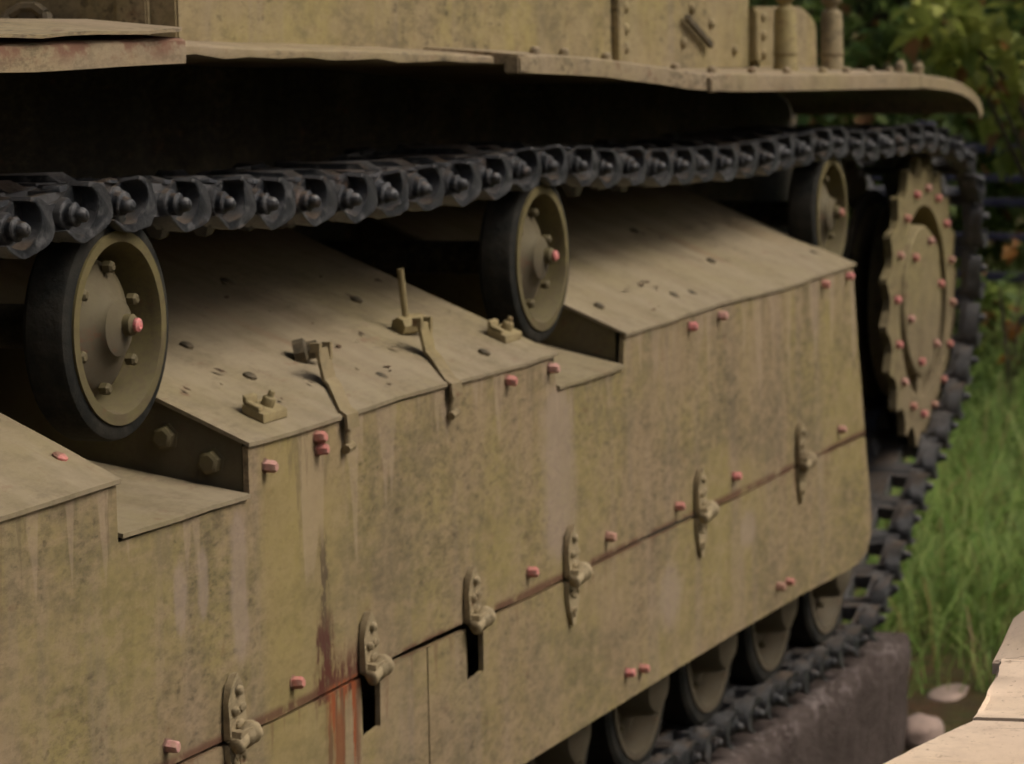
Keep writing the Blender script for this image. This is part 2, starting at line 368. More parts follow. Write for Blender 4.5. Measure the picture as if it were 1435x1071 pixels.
# ------------------------------------------------------------------ the tank
tank = empty('tank', (6.5, 1.5, 0.35))
tag(tank, 'old sand and olive painted tank with side skirt, running gear and pink bolts on concrete', 'tank')
INV = Matrix.Translation((-6.5, -1.5, -0.35))
def under(o, parent=tank):
    o.parent = parent
    return o
class Part:                                 # build children in world coordinates beneath the tank's Empty
    pass
_build = MB.build
def part(mb, name, mat, parent, loc=None, **k):
    """mesh written in world coordinates, origin left at the parent's origin"""
    o = _build(mb, name, mat, parent, **k)
    base = tank.location if parent is tank else Vector((0, 0, 0))
    pw = tank.location if parent is tank else Vector(parent['wpos'])
    o.location = (0, 0, 0)
    o.data.transform(Matrix.Translation(-Vector(pw)))
    return o
def node(name, loc, parent=tank):            # an Empty part of the tank (has sub-parts)
    pw = tank.location if parent is tank else Vector(parent['wpos'])
    e = empty(name, Vector(loc) - Vector(pw), parent); e['wpos'] = tuple(loc); return e
def sub_instance(name, me, parent, loc, rot=None):
    pw = tank.location if parent is tank else Vector(parent['wpos'])
    o = obj(name, me, parent); o.location = Vector(loc) - Vector(pw)
    if rot is not None: o.rotation_euler = rot
    return o

# --- hull
HB = H - 0.10
m = MB(); m.xz([(4.94, H - 0.034), (6.05, H - 0.066), (6.1, H - 0.072), (6.5, H - 0.082), (6.9, H - 0.110), (7.25, H - 0.130), (8.21, H - 0.142), (8.21, H + 0.62), (4.94, H + 0.62)], 0.25, 2.75); part(m, 'hull_side', M['hull'], tank, bevel=0.004)
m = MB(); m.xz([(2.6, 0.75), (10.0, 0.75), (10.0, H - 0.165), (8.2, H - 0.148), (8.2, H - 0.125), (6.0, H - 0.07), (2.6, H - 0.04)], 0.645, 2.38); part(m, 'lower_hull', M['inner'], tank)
m = MB(); m.box((8.212, 0.660, H - 0.145), (9.6, 2.38, HB + 0.02)); part(m, 'rear_deck', M['hull'], tank, bevel=0.006)
m = MB(); m.box((2.2, 0.655, H - 0.038), (4.938, 2.38, H + 0.30)); part(m, 'front_deck', M['hull'], tank, bevel=0.006)
# turret box far above, outside the picture's top edge
m = MB(); m.lathe([(0, 0), (0.85, 0), (0.8, 0.5), (0, 0.55)], (5.9, 1.5, H + 0.622), (0, 0, 1), 40); part(m, 'turret', M['hull'], tank)
# corner strip with rivets, seam, diagonal bar, towing eye
m = MB(); m.box((7.13, 0.232, H - 0.105), (7.175, 0.249, H + 0.55)); part(m, 'corner_strip', M['hull'], tank, bevel=0.003)
riv = MB().lathe([(0.015, 0), (0.013, 0.008), (0.007, 0.013), (0, 0.014)], (0, 0, 0), (0, -1, 0), 12).mesh('rivet', M['hull'])
for dz in (-0.075, -0.03, 0.02, 0.07): sub_instance('rivet', riv, tank, (7.22, 0.25, H + dz))
for dx in (7.60, 7.62): pass
for (px, py) in ((968, 12), (995, 33), (956, 60), (1028, 70)):
    p = at(px, py, 0.25); sub_instance('rivet', riv, tank, p)
a, b = at(962, 24, 0.235), at(997, 64, 0.235)
m = MB(); m.strip([a, b], (0.006, 0, 0.006), 0.006); part(m, 'diagonal_bar', M['darkmetal'], tank)
m = MB(); m.box((4.925, 0.30, H - 0.04), (4.939, 0.36, H + 0.6)); part(m, 'corner_strip', M['hull'], tank, bevel=0.003)
m = MB()
for k in range(10):
    a0, a1 = k / 10 * 2 * math.pi, (k + 1) / 10 * 2 * math.pi
    c0 = Vector((4.86, 0.50, H + 0.0))
    m.rod(c0 + Vector((0.02 * math.sin(a0), 0.045 * math.cos(a0), 0.035 * math.sin(a0))), c0 + Vector((0.02 * math.sin(a1), 0.045 * math.cos(a1), 0.035 * math.sin(a1))), 0.011, 8)
m.rod((4.938, 0.50, H + 0.01), (4.87, 0.50, H + 0.02), 0.018, 10)
part(m, 'tow_shackle', M['darkmetal'], tank)

# --- fenders: sheets with a folded lip
def fender(name, st, inner, th=0.006, mat='fender', drop=None):
    """st: list of (X, Yedge, Ztop, lip); sheet runs from the folded edge in to Y = inner"""
    m = MB(); rows = []
    for (x, ye, zt, lip) in st:
        sec = [(ye + 0.008, zt - lip), (ye, zt - lip), (ye - 0.001, zt - lip * 0.5), (ye, zt), (ye + 0.006, zt + 0.004)]
        for k in range(1, 7):
            yy = ye + (inner - ye) * k / 6
            sec.append((yy, zt + 0.004 + 0.03 * (1 - (1 - k / 6) ** 2)))
        sec += [(inner, zt - 0.012), (ye + 0.009, zt - 0.012)]
        rows.append([m.bm.verts.new((x, y, z)) for y, z in sec])
    n = len(rows[0])
    for A, B in zip(rows, rows[1:]):
        for k in range(n): m.bm.faces.new((A[k], A[(k + 1) % n], B[(k + 1) % n], B[k]))
    m.bm.faces.new(rows[0]); m.bm.faces.new(rows[-1][::-1])
    return part(m, name, M[mat], tank, smooth=30)
jit = lambda s=0.003: random.uniform(-s, s)
st = []
for k in range(14):
    x = 3.0 + (4.475 - 3.0) * k / 13
    st.append((x, 0.0 + jit(), H - 0.024 + jit(0.002), 0.036 + jit(0.004)))
fender('fender_sheet', st, 0.62, mat='lip')
m = MB(); rows = []
for k in range(22):
    x = 2.98 + (4.535 - 2.98) * k / 21; zt_ = H - 0.013 + jit(0.0025) + 0.006 * max(0, (k - 16) / 5); ye = -0.012 + jit(0.004) + 0.05 * max(0, (k - 19) / 2) ** 2
    rows.append([m.bm.verts.new(q) for q in ((x, ye, zt_), (x, ye, zt_ + 0.005), (x, 0.2, H + 0.012), (x, 0.63, H + 0.022), (x, 0.63, H + 0.016), (x, 0.2, H + 0.006))])
for A_, B_ in zip(rows, rows[1:]):
    for k in range(6): m.bm.faces.new((A_[k], A_[(k + 1) % 6], B_[(k + 1) % 6], B_[k]))
m.bm.faces.new(rows[0]); m.bm.faces.new(rows[-1][::-1])
part(m, 'cover_sheet', M['fender'], tank, smooth=30)
st = []
for k in range(16):
    u = k / 15; x = 4.50 + (6.06 - 4.50) * u
    st.append((x, 0.10 + jit(0.002), H - 0.030 - 0.047 * u + jit(0.002), 0.014 + jit(0.004)))
fender('fender_sheet', st, 0.62)
top = [(738, 81, 103), (765, 79, 104), (800, 80, 103), (850, 85, 108), (890, 90, 114), (930, 97, 121), (965, 103, 126), (1000, 106, 129), (1030, 105, 128), (1090, 106, 128),
       (1150, 106, 127), (1200, 105, 126), (1250, 104, 124), (1290, 106, 124)]
st = []
for px, t0, b0 in top:
    p = at(px, t0, 0.03); q = at(px, b0, 0.03)
    st.append((p.x, 0.03 + jit(0.003), p.z + jit(0.0015), p.z - q.z + jit(0.003)))
rear = fender('fender_sheet', st, 0.64)
# rounded rear end, folding down behind the sprocket
m = MB(); rows = []
x0, z0 = st[-1][0], st[-1][2]
prof = [(x0 + 0.002, z0), (x0 + 0.20, z0 - 0.012), (x0 + 0.36, z0 - 0.022), (x0 + 0.52, z0 - 0.039), (x0 + 0.64, z0 - 0.060), (x0 + 0.72, z0 - 0.082), (x0 + 0.765, z0 - 0.106), (x0 + 0.785, z0 - 0.132)]
for i, (x, z) in enumerate(prof):
    a = Vector((prof[min(i + 1, 7)][0] - prof[max(i - 1, 0)][0], 0, prof[min(i + 1, 7)][1] - prof[max(i - 1, 0)][1])).normalized()
    nrm = Vector((-a.z, 0, a.x))            # outward
    P0 = Vector((x, 0, z)); lip = (0.034, 0.034, 0.033, 0.032, 0.032, 0.034, 0.036, 0.034)[i]
    sec = [P0 - nrm * lip + Vector((0, 0.038, 0)), P0 - nrm * lip + Vector((0, 0.03, 0)), P0 + Vector((0, 0.03, 0)), P0 + nrm * 0.004 + Vector((0, 0.036, 0)),
           P0 + nrm * (0.03 * max(0, 1 - i / 4)) + nrm * 0.004 + Vector((0, 0.64, 0)), P0 - nrm * 0.006 + Vector((0, 0.64, 0)), P0 - nrm * 0.006 + Vector((0, 0.039, 0))]
    rows.append([m.bm.verts.new(q) for q in sec])
for A, B in zip(rows, rows[1:]):
    for k in range(7): m.bm.faces.new((A[k], A[(k + 1) % 7], B[(k + 1) % 7], B[k]))
m.bm.faces.new(rows[0]); m.bm.faces.new(rows[-1][::-1])
part(m, 'mudguard', M['fender'], tank, smooth=40)
# brackets under joints, rivets along the edge
m = MB(); p = at(733, 100, 0.02); m.box((p.x - 0.03, 0.015, p.z - 0.004), (p.x + 0.03, 0.05, p.z + 0.03)); part(m, 'edge_clip', M['fender'], tank, bevel=0.004)
m = MB(); p = at(998, 126, 0.02); m.box((p.x - 0.02, 0.015, p.z - 0.006), (p.x + 0.045, 0.03, p.z + 0.028)); part(m, 'edge_clip', M['fender'], tank, bevel=0.004)
rivt = MB().lathe([(0.012, -0.004), (0.011, 0.008), (0.006, 0.013), (0, 0.014)], (0, 0, 0), (0, 0, 1), 10).mesh('rivet', M['fender'])
def zfend(x):
    for A, B in zip(st, st[1:]):
        if A[0] <= x <= B[0]: return A[2] + (B[2] - A[2]) * (x - A[0]) / (B[0] - A[0])
    return st[-1][2] - 0.01
for x in (6.12, 6.3, 6.55, 7.0, 7.27, 7.6, 7.9, 8.25, 8.5, 8.72, 8.95, 9.1): sub_instance('rivet', rivt, tank, (x, 0.06 + jit(0.008), zfend(x) + 0.008))
for (px, py) in ((1262, 96), (1287, 98)):
    p = at(px, py, 0.2); sub_instance('rivet', MB().lathe([(0.017, -0.03), (0.017, 0.012), (0.009, 0.02), (0.009, 0.028), (0, 0.028)], (0, 0, 0), (0, 0, 1), 10).mesh('bolt', M['fender']) , tank, (p.x, 0.2, p.z)).name = 'fender_bolt'

# --- rear stacks and rounded box on the fender
def stack(px, Yp):
    b = at(px, 92, Yp)
    e = node('stack_pipe', (b.x, Yp, b.z - 0.02))
    m = MB(); m.lathe([(0, 0), (0.035, 0), (0.035, 0.014), (0.031, 0.022), (0.0295, 0.160), (0.026, 0.168), (0.017, 0.173), (0.017, 0.183), (0.027, 0.191), (0.030, 0.205), (0.025, 0.222), (0.012, 0.231), (0, 0.233)], (b.x, Yp, b.z - 0.02), (0, 0, 1), 20)
    part(m, 'pipe', M['hull'], e)
    m = MB(); m.lathe([(0.029, 0.045), (0.0325, 0.047), (0.0325, 0.055), (0.029, 0.057)], (b.x, Yp, b.z - 0.02), (0, 0, 1), 20, closed=True); part(m, 'clamp_ring', M['fit'], e)
stack(1101, 0.16); stack(1166, 0.16)
m = MB(); q0, q1 = at(1062, 88, 0.32), at(1146, 88, 0.32)
tz = at(1146, 8, 0.32).z; r = 0.085
ol = [(q0.x, q0.z - 0.03), (q1.x, q1.z - 0.03)] + [(q1.x - r * 2.2 + r * 2.2 * math.cos(t), tz - r * 0.9 + r * 0.9 * math.sin(t)) for t in [k * math.pi / 2 / 8 for k in range(9)]] + [(q0.x, tz)]
m.xz(ol, 0.32, 0.9); part(m, 'rounded_box', M['hull'], tank, bevel=0.012)
m = MB(); p = at(1066, 60, 0.30); m.box((p.x - 0.05, 0.295, p.z - 0.05), (p.x + 0.05, 0.318, p.z + 0.085)); part(m, 'bracket_plate', M['hull'], tank, bevel=0.004)
for dz in (-0.03, 0.02, 0.07): sub_instance('rivet', riv, tank, (p.x, 0.295, p.z + dz))

# --- side skirt
skirt = node('side_skirt', (6.0, 0, H - 1.0))
ZT, ZN1, ZN2, ZH, ZB = H - 0.672, H - 0.757, H - 0.742, H - 1.125, H - 1.457
rear_edge = [(8.30, ZT), (8.345, H - 0.88), (8.385, H - 1.03)]
ol = [(2.6, ZH), (2.6, ZT), (4.206, ZT), (4.206, ZN1), (4.65, ZN1), (4.65, ZT), (6.045, ZT), (6.06, ZN2), (6.462, ZN2), (6.472, ZT)] + rear_edge + [(8.41, ZH)]
# slight wander of the torn joint
jl = [(8.41, ZH)]
for k in range(1, 30):
    x = 8.41 - (8.41 - 2.6) * k / 30; jl.append((x, ZH + 0.004 * math.sin(x * 5.0) + jit(0.0025)))
ol = [p for p in ol if p != (8.41, ZH) and p != (2.6, ZH)]
ol = ol + jl + [(2.6, ZH)]
m = MB(); m.xz(ol, 0.0, 0.010); part(m, 'upper_panel', M['skirt'], skirt, smooth=0)
def gap(x):                                  # opening of the joint below the upper panel
    return 0.0025 + 0.007 * math.exp(-((x - 5.45) / 0.25) ** 2) + 0.004 * math.exp(-((x - 6.7) / 0.2) ** 2)
def lower(xa, xb, slots, rear=False):
    tp = []; n = max(6, int((xb - xa) * 8))
    brk = sorted([xa + (xb - xa) * k / n for k in range(n + 1)])
    pts = []
    for x in brk:
        if any(s0 - 0.005 < x < s1 + 0.005 for s0, s1, zb in slots): continue
        pts.append((x, ZH + 0.004 * math.sin(x * 5.0) - 0.003 - gap(x)))
    for s0, s1, zb in slots:
        zt_ = ZH + 0.004 * math.sin(s0 * 5.0) - 0.003 - gap(s0)
        pts += [(s0, zt_), (s0, zb), (s1 - 0.004, zb + 0.006), (s1, zt_)]
    key = {id(p): i for i, p in enumerate(pts)}
    # keep slot corners in order
    pts2 = sorted([p for p in pts if p[1] > ZH - 0.04], key=lambda p: p[0]); out = []
    for p in pts2:
        out.append(p)
        for s0, s1, zb in slots:
            if abs(p[0] - s0) < 1e-6: out += [(s0 + 0.003, zb), (s1 - 0.003, zb + 0.008)]
    if rear: bot = [(8.455, H - 1.30), (8.468, H - 1.36), (8.462, H - 1.41), (8.42, H - 1.448), (8.34, H - 1.466), (8.2, H - 1.467), (7.8, H - 1.457), (7.2, H - 1.452), (6.8, H - 1.452), (6.2, H - 1.455), (xa, ZB)]
    else: bot = [(xb, ZB), (xa, ZB)]
    m = MB(); m.xz(out + bot, 0.0, 0.010)
    return part(m, 'lower_panel', M['skirt'], skirt, smooth=0)
lower(2.6, 5.362, [(5.068, 5.150, H - 1.240)])
lower(5.368, 8.412, [(5.552, 5.640, H - 1.238)], rear=True)

# sloping roofs
SL = 0.42
def roof(xa, xb, depth, z0, sl=SL, over=0.006, name='roof_plate', mat='roof', amp=0.003):
    m = MB(); nx = max(6, int((xb - xa) * 12)); ny = 6; th = 0.007
    ph = random.uniform(0, 6)
    T = [[None] * (ny + 1) for _ in range(nx + 1)]; B = [[None] * (ny + 1) for _ in range(nx + 1)]
    for i in range(nx + 1):
        for j in range(ny + 1):
            x = xa + (xb - xa) * i / nx; y = -over + (depth + over) * j / ny
            z = z0 + y * sl + amp * math.sin(x * 6 + ph) * (1 - 0.5 * j / ny) + (jit(0.0012) if j == 0 else 0) + 0.004
            yy = y + (jit(0.0015) if j == 0 else 0)
            T[i][j] = m.bm.verts.new((x, yy, z + th)); B[i][j] = m.bm.verts.new((x, yy, z))
    for i in range(nx):
        for j in range(ny):
            m.bm.faces.new((T[i][j], T[i + 1][j], T[i + 1][j + 1], T[i][j + 1])); m.bm.faces.new((B[i][j], B[i][j + 1], B[i + 1][j + 1], B[i + 1][j]))
        m.bm.faces.new((T[i][0], B[i][0], B[i + 1][0], T[i + 1][0])); m.bm.faces.new((T[i][ny], T[i + 1][ny], B[i + 1][ny], B[i][ny]))
    for j in range(ny):
        m.bm.faces.new((T[0][j], T[0][j + 1], B[0][j + 1], B[0][j])); m.bm.faces.new((T[nx][j], B[nx][j], B[nx][j + 1], T[nx][j + 1]))
    return part(m, name, M[mat], skirt, smooth=40)
roof(2.6, 4.212, 0.62, ZT, 0.46)
roof(4.644, 6.05, 0.62, ZT)
roof(6.466, 8.31, 0.62, ZT)
roof(4.212, 4.640, 0.60, ZN1, 0.16, amp=0.0015, name='notch_floor')
roof(6.062, 6.455, 0.60, ZN2, 0.22, amp=0.0015, name='notch_floor')
# end walls of the roofed boxes that face the front
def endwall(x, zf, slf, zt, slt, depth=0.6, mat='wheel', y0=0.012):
    m = MB(); ol = [(y0, zf - 0.01), (depth, zf + depth * slf - 0.01), (depth, zt + depth * slt + 0.002), (y0, zt + y0 * slt + 0.002)]
    m.prism(ol, lambda y, z: (x, y, z), lambda y, z: (x + 0.008, y, z))
    return part(m, 'end_wall', M[mat], skirt, smooth=0)
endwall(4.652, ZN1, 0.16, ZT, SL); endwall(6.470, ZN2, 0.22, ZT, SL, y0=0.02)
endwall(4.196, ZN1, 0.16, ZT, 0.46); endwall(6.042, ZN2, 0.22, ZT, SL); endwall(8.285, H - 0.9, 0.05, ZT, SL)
# added wall below the roofs, near-black so the suspension reads as deep shade
m = MB(); m.box((2.6, 0.622, 0.42), (9.4, 0.64, H - 0.42)); part(m, 'dark_closing_wall', M['inner'], tank)

# bolts: one mesh per kind, shared
def bolt_mesh(name, mat, r=0.0105, h=0.021, axis=(0, -1, 0), hexa=True):
    n = 6 if hexa else 12
    return MB().lathe([(r * 1.25, -0.001), (r * 1.25, 0.002), (r, 0.003), (r, h * 0.8), (r * 0.72, h), (0, h)], (0, 0, 0), axis, n).mesh(name, M[mat], smooth=40)
pb = bolt_mesh('bolt', 'pink'); pbp = bolt_mesh('bolt', 'pinkpale', 0.0105, 0.022)
hx = bolt_mesh('bolt', 'wheel', 0.019, 0.020, (-1, 0, 0), True)
for i, (px, py) in enumerate([(374, 653), (445, 613), (447, 630), (772, 516), (713, 533), (968, 458), (1010, 443), (1155, 398), (1189, 387), (1178, 602), (1030, 668), (950, 710),
                              (853, 752), (743, 802), (413, 957), (236, 1045), (880, 943), (900, 937), (1092, 822), (1105, 815)]):
    p = at(px - 3, py, 0.0); sub_instance('bolt', pb if i % 3 else pbp, skirt, p, (jit(0.12), random.uniform(0, 1), jit(0.12)))
for yy, zz in ((0.147, -0.661), (0.066, -0.699)): sub_instance('bolt', hx, skirt, (4.652, yy, H + zz))

# hinges on the joint
def hinge_mesh(lower_leaf=True):
    m = MB(); w, hh = 0.033, 0.098
    up = [(-w, -0.005), (-w, 0.055), (-w * 0.8, 0.08), (-0.008, hh), (0.008, hh), (w * 0.8, 0.08), (w, 0.055), (w, -0.005)]
    m.xz(up, -0.010, -0.001)
    # raised edge on the front side of the leaf
    m.strip([(-w, -0.010, 0.0), (-w, -0.010, 0.055), (-w * 0.8, -0.010, 0.08), (-0.006, -0.010, hh)], (0, 0.006, 0), 0.004)
    for (x, z) in ((0.004, 0.072), (-0.011, 0.038), (0.016, 0.040), (0.002, 0.018)):
        m.lathe([(0.0085, 0), (0.0085, 0.005), (0.0075, 0.006), (0, 0.006)], (x, -0.010, z), (0, -1, 0), 6)
    m.lathe([(0, -0.032), (0.011, -0.032), (0.014, -0.026), (0.014, -0.008), (0.011, -0.006), (0.011, -0.002), (0.016, 0.0), (0.017, 0.016), (0.020, 0.019), (0.019, 0.030), (0.010, 0.033), (0, 0.033)], (0, -0.021, -0.006), (1, 0, 0.2), 12)
    m.box((-0.028, -0.030, -0.010), (0.026, -0.004, 0.010))
    if lower_leaf:
        dn = [(-w, -0.012), (w, -0.012), (w * 0.9, -0.055), (w * 0.55, -0.085), (0.006, -0.106), (-0.006, -0.106), (-w * 0.55, -0.085), (-w * 0.9, -0.055)]
        m.xz(dn, -0.009, -0.001)
        for (x, z) in ((-0.012, -0.040), (0.012, -0.044), (0, -0.078)):
            m.lathe([(0.010, 0), (0.010, 0.004), (0.0055, 0.004), (0.0055, 0.001), (0, 0.001)], (x, -0.009, z), (0, -1, 0), 10)
    me = m.mesh('hinge', M['hinge'], bevel=0.002, seg=2, smooth=70)
    for v in me.vertices:                   # thick uneven coats of paint
        c_ = v.co
        if c_.y < -0.003: c_ += Vector((math.sin(c_.z * 160 + c_.y * 210) * 0.0022, math.sin(c_.x * 170 + c_.z * 140) * 0.0022, math.sin(c_.x * 190 + c_.y * 130) * 0.0022))
    return me
hg, hgu = hinge_mesh(), hinge_mesh(False)
for x, full in ((4.585, 1), (5.115, 0), (5.598, 0), (6.135, 1), (6.985, 1), (7.80, 1)):
    sub_instance('hinge', hg if full else hgu, skirt, (x - 0.022, 0.0, H - 1.118 + 0.004 * math.sin(x * 5)))

# strap clips over the roof edge
def rz(y): return ZT + SL * y + 0.011
def strap(xe, xi, yi):
    m = MB(); z0 = rz(0)
    m.strip([(xi - 0.004, yi + 0.012, rz(yi) + 0.066), (xi, yi + 0.002, rz(yi) + 0.012), (xi - 0.01, yi - 0.012, rz(yi) + 0.003), (xe, 0.0, z0 + 0.003), (xe - 0.002, -0.012, z0 - 0.004), (xe - 0.002, -0.014, z0 - 0.028)], (0.024, 0, 0), 0.003)
    o = part(m, 'strap_clip', M['fit'], skirt, bevel=0.0)
    m = MB(); zt_ = rz(yi) + 0.066
    m.box((xi - 0.032, yi + 0.004, zt_ - 0.006), (xi - 0.020, yi + 0.022, zt_ + 0.010)); part(m, 'strap_ear', M['fit'], skirt); m = MB()
    m.box((xi + 0.014, yi + 0.004, zt_ - 0.022), (xi + 0.024, yi + 0.02, zt_ + 0.008))
    part(m, 'strap_ear', M['fit'], skirt)
    m = MB(); m.rod((xe - 0.012, -0.009, z0 - 0.02), (xe - 0.012, -0.007, z0 - 0.058), 0.0055, 8); m.lathe([(0, -0.012), (0.008, -0.012), (0.009, 0.012), (0, 0.012)], (xe - 0.010, -0.010, z0 - 0.060), (1, 0, 0.2), 8)
    part(m, 'hook_rod', M['fit'], skirt)
strap(5.03, 5.135, 0.075); strap(5.50, 5.597, 0.078)
# latch blocks
def latch(x, y):
    m = MB(); z = rz(y); tilt = SL
    def q(a, b, c): return (x + a, y + b, z + b * tilt + c)
    for (a0, a1, b0, b1, c0, c1) in ((-0.045, 0.045, -0.02, 0.02, -0.002, 0.014), (-0.042, 0.0, 0.012, 0.020, 0.014, 0.028), (-0.045, -0.03, -0.012, 0.012, 0.014, 0.022)):
        v = [m.bm.verts.new(q(a, b, c)) for c in (c0, c1) for a, b in ((a0, b0), (a1, b0), (a1, b1), (a0, b1))]
        for f in ((3, 2, 1, 0), (4, 5, 6, 7), (0, 1, 5, 4), (1, 2, 6, 5), (2, 3, 7, 6), (3, 0, 4, 7)): m.bm.faces.new([v[i] for i in f])
    m.lathe([(0.012, 0), (0.012, 0.014), (0.006, 0.016), (0.006, 0.026), (0, 0.026)], q(0.01, 0.0, 0.014), (0, -tilt, 1), 8)
    part(m, 'latch_block', M['fit'], skirt, bevel=0.0015, seg=1)
latch(4.815, 0.048); latch(5.985, 0.080)
m = MB(); m.lathe([(0, -0.02), (0.024, -0.02), (0.024, 0.0), (0.016, 0.004), (0.016, 0.022), (0, 0.022)], (5.20, 0.15, rz(0.15) + 0.020), (0.35, -0.9, 0.2), 8); part(m, 'loose_nut', M['darkmetal'], skirt)
m = MB(); b = Vector((5.68, 0.16, rz(0.16))); m.rod(b + Vector((0, 0, 0.01)), b + Vector((-0.012, 0.006, 0.125)), 0.0065, 10); m.lathe([(0, -0.03), (0.018, -0.03), (0.020, 0.0), (0.018, 0.035), (0, 0.035)], b + Vector((0.008, 0, 0.017)), (0.9, -0.3, 0.05), 8)
part(m, 'upright_rod', M['fit'], skirt)
# flat screws and bits on the roofs
scr = MB().lathe([(0.0125, -0.004), (0.0125, 0.002), (0.008, 0.0045), (0, 0.0045)], (0, 0, 0), (0, -SL, 1), 10).mesh('screw', M['darkmetal'])
for x, y in ((4.976, 0.27), (4.973, 0.15), (5.328, 0.061), (5.75, 0.295), (5.463, 0.43), (5.80, 0.05), (6.585, 0.095), (7.003, 0.064), (7.105, 0.055), (7.55, 0.15), (8.207, 0.08), (6.8, 0.27), (7.5, 0.33)):
    sub_instance('screw', scr, skirt, (x, y, rz(y) + 0.001))
sub_instance('screw', MB().lathe([(0.0125, -0.004), (0.0125, 0.004), (0.008, 0.007), (0, 0.007)], (0, 0, 0), (0, -SL, 1), 10).mesh('screw', M['pink']), skirt, (4.165, 0.07, ZT + 0.46 * 0.07 + 0.012))
m = MB()
for k in range(70):
    x, y = (random.uniform(6.82, 7.06), random.uniform(0.09, 0.15)) if k < 12 else (random.uniform(4.7, 8.2), random.uniform(0.03, 0.4))
    if 6.06 < x < 6.48: continue
    z = rz(y) + 0.0035; r = random.uniform(0.003, 0.010); a = random.uniform(0, 6.28)
    m.poly([(x + r * math.cos(a + t) * f, y + r * math.sin(a + t) * f, z + SL * r * math.sin(a + t) * f + random.uniform(0, 0.004)) for t, f in ((0, 1.5), (1.6, 0.6), (3.1, 1.4), (4.7, 0.5))])
tag(part(m, 'leaf_litter', M['debris'], skirt, smooth=0), kind='stuff')

# --- return rollers
R_T, R_R = 0.175, 0.150
def roller_meshes():
    tyre = MB().lathe([(R_R - 0.004, 0.0), (R_T - 0.010, 0.0), (R_T - 0.003, 0.004), (R_T, 0.012), (R_T, 0.064), (R_T - 0.006, 0.072), (R_R - 0.004, 0.072)], (0, 0, 0), (0, 1, 0), 64, closed=True).mesh('tyre', M['rubber'])
    rim = MB().lathe([(R_R, -0.004), (R_R, 0.078), (0.118, 0.078), (0.118, 0.072), (0.124, 0.062), (0.127, 0.010), (0.133, -0.004)], (0, 0, 0), (0, 1, 0), 64, closed=True).mesh('rim', M['rim'])
    disc = MB().lathe([(0.122, 0.070), (0.112, 0.066), (0.108, 0.052), (0.101, 0.038), (0.085, 0.028), (0.064, 0.019), (0.048, 0.009), (0.044, 0.000), (0.030, -0.005), (0, -0.007), (0, 0.06), (0.122, 0.078)], (0, 0, 0), (0, 1, 0), 48).mesh('hub_disc', M['disc'])
    return tyre, rim, disc
ty, ri, di = roller_meshes()
small = MB().lathe([(0.010, 0.004), (0.010, -0.008), (0.006, -0.012), (0, -0.012)], (0, 0, 0), (0, 1, 0), 6).mesh('bolt', M['wheel'])
plug = MB().lathe([(0.017, 0.006), (0.017, -0.010), (0.012, -0.014), (0, -0.014)], (0, 0, 0), (0, 1, 0), 12).mesh('plug_seat', M['wheel'])
plugp = MB().lathe([(0.011, 0.004), (0.011, -0.008), (0.007, -0.011), (0, -0.011)], (0, 0, 0), (0, 1, 0), 12).mesh('plug', M['pink'])
ROLL = [(4.418, H - 0.461), (6.252, H - 0.492), (8.452, H - 0.540)]
for k, (x, z) in enumerate(ROLL + [(2.62, H - 0.53)]):
    e = node('return_roller', (x, 0.10, z)); c = Vector((x, 0.10, z))
    for nm, me in (('tyre', ty), ('rim', ri), ('hub_disc', di)): sub_instance(nm, me, e, c)
    for j in range(6):
        a = j / 6 * 2 * math.pi + 0.4 + k; sub_instance('bolt', small, e, c + Vector((0.094 * math.cos(a), 0.024, 0.094 * math.sin(a))))
    sub_instance('plug_seat', plug, e, c + Vector((0.012, -0.008, 0.004))); sub_instance('plug', plugp, e, c + Vector((0.012, -0.020, 0.004)))
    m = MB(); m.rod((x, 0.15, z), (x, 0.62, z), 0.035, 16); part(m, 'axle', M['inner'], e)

# --- road wheels
rt = MB().lathe([(0.178, 0.0), (0.208, 0.0), (0.218, 0.008), (0.218, 0.085), (0.208, 0.093), (0.178, 0.093)], (0, 0, 0), (0, 1, 0), 48, closed=True).mesh('tyre', M['rubber'])
rr = MB().lathe([(0.182, -0.004), (0.182, 0.09), (0.15, 0.09), (0.15, 0.045), (0.163, 0.012), (0.166, -0.004)], (0, 0, 0), (0, 1, 0), 48, closed=True).mesh('rim', M['disc'])
rd = MB().lathe([(0.153, 0.05), (0.140, 0.045), (0.10, 0.03), (0.085, 0.028), (0.08, -0.03), (0.07, -0.048), (0.045, -0.060), (0, -0.064), (0, 0.07), (0.153, 0.07)], (0, 0, 0), (0, 1, 0), 40).mesh('hub_dome', M['disc'])
BASE = H - 1.800                              # top of the plinth
WZ = BASE + 0.062 + 0.218
for k in range(8):
    x = 8.55 - 0.53 * k
    e = node('road_wheel', (x, 0.15, WZ)); c = Vector((x, 0.15, WZ))
    for nm, me in (('tyre', rt), ('rim', rr), ('hub_dome', rd)): sub_instance(nm, me, e, c)
    for j in range(5):
        a = j / 5 * 2 * math.pi + k; sub_instance('bolt', small, e, c + Vector((0.118 * math.cos(a), 0.032, 0.118 * math.sin(a))))
    m = MB(); m.rod((x, 0.18, WZ), (x, 0.62, WZ), 0.05, 14); part(m, 'axle', M['inner'], e)

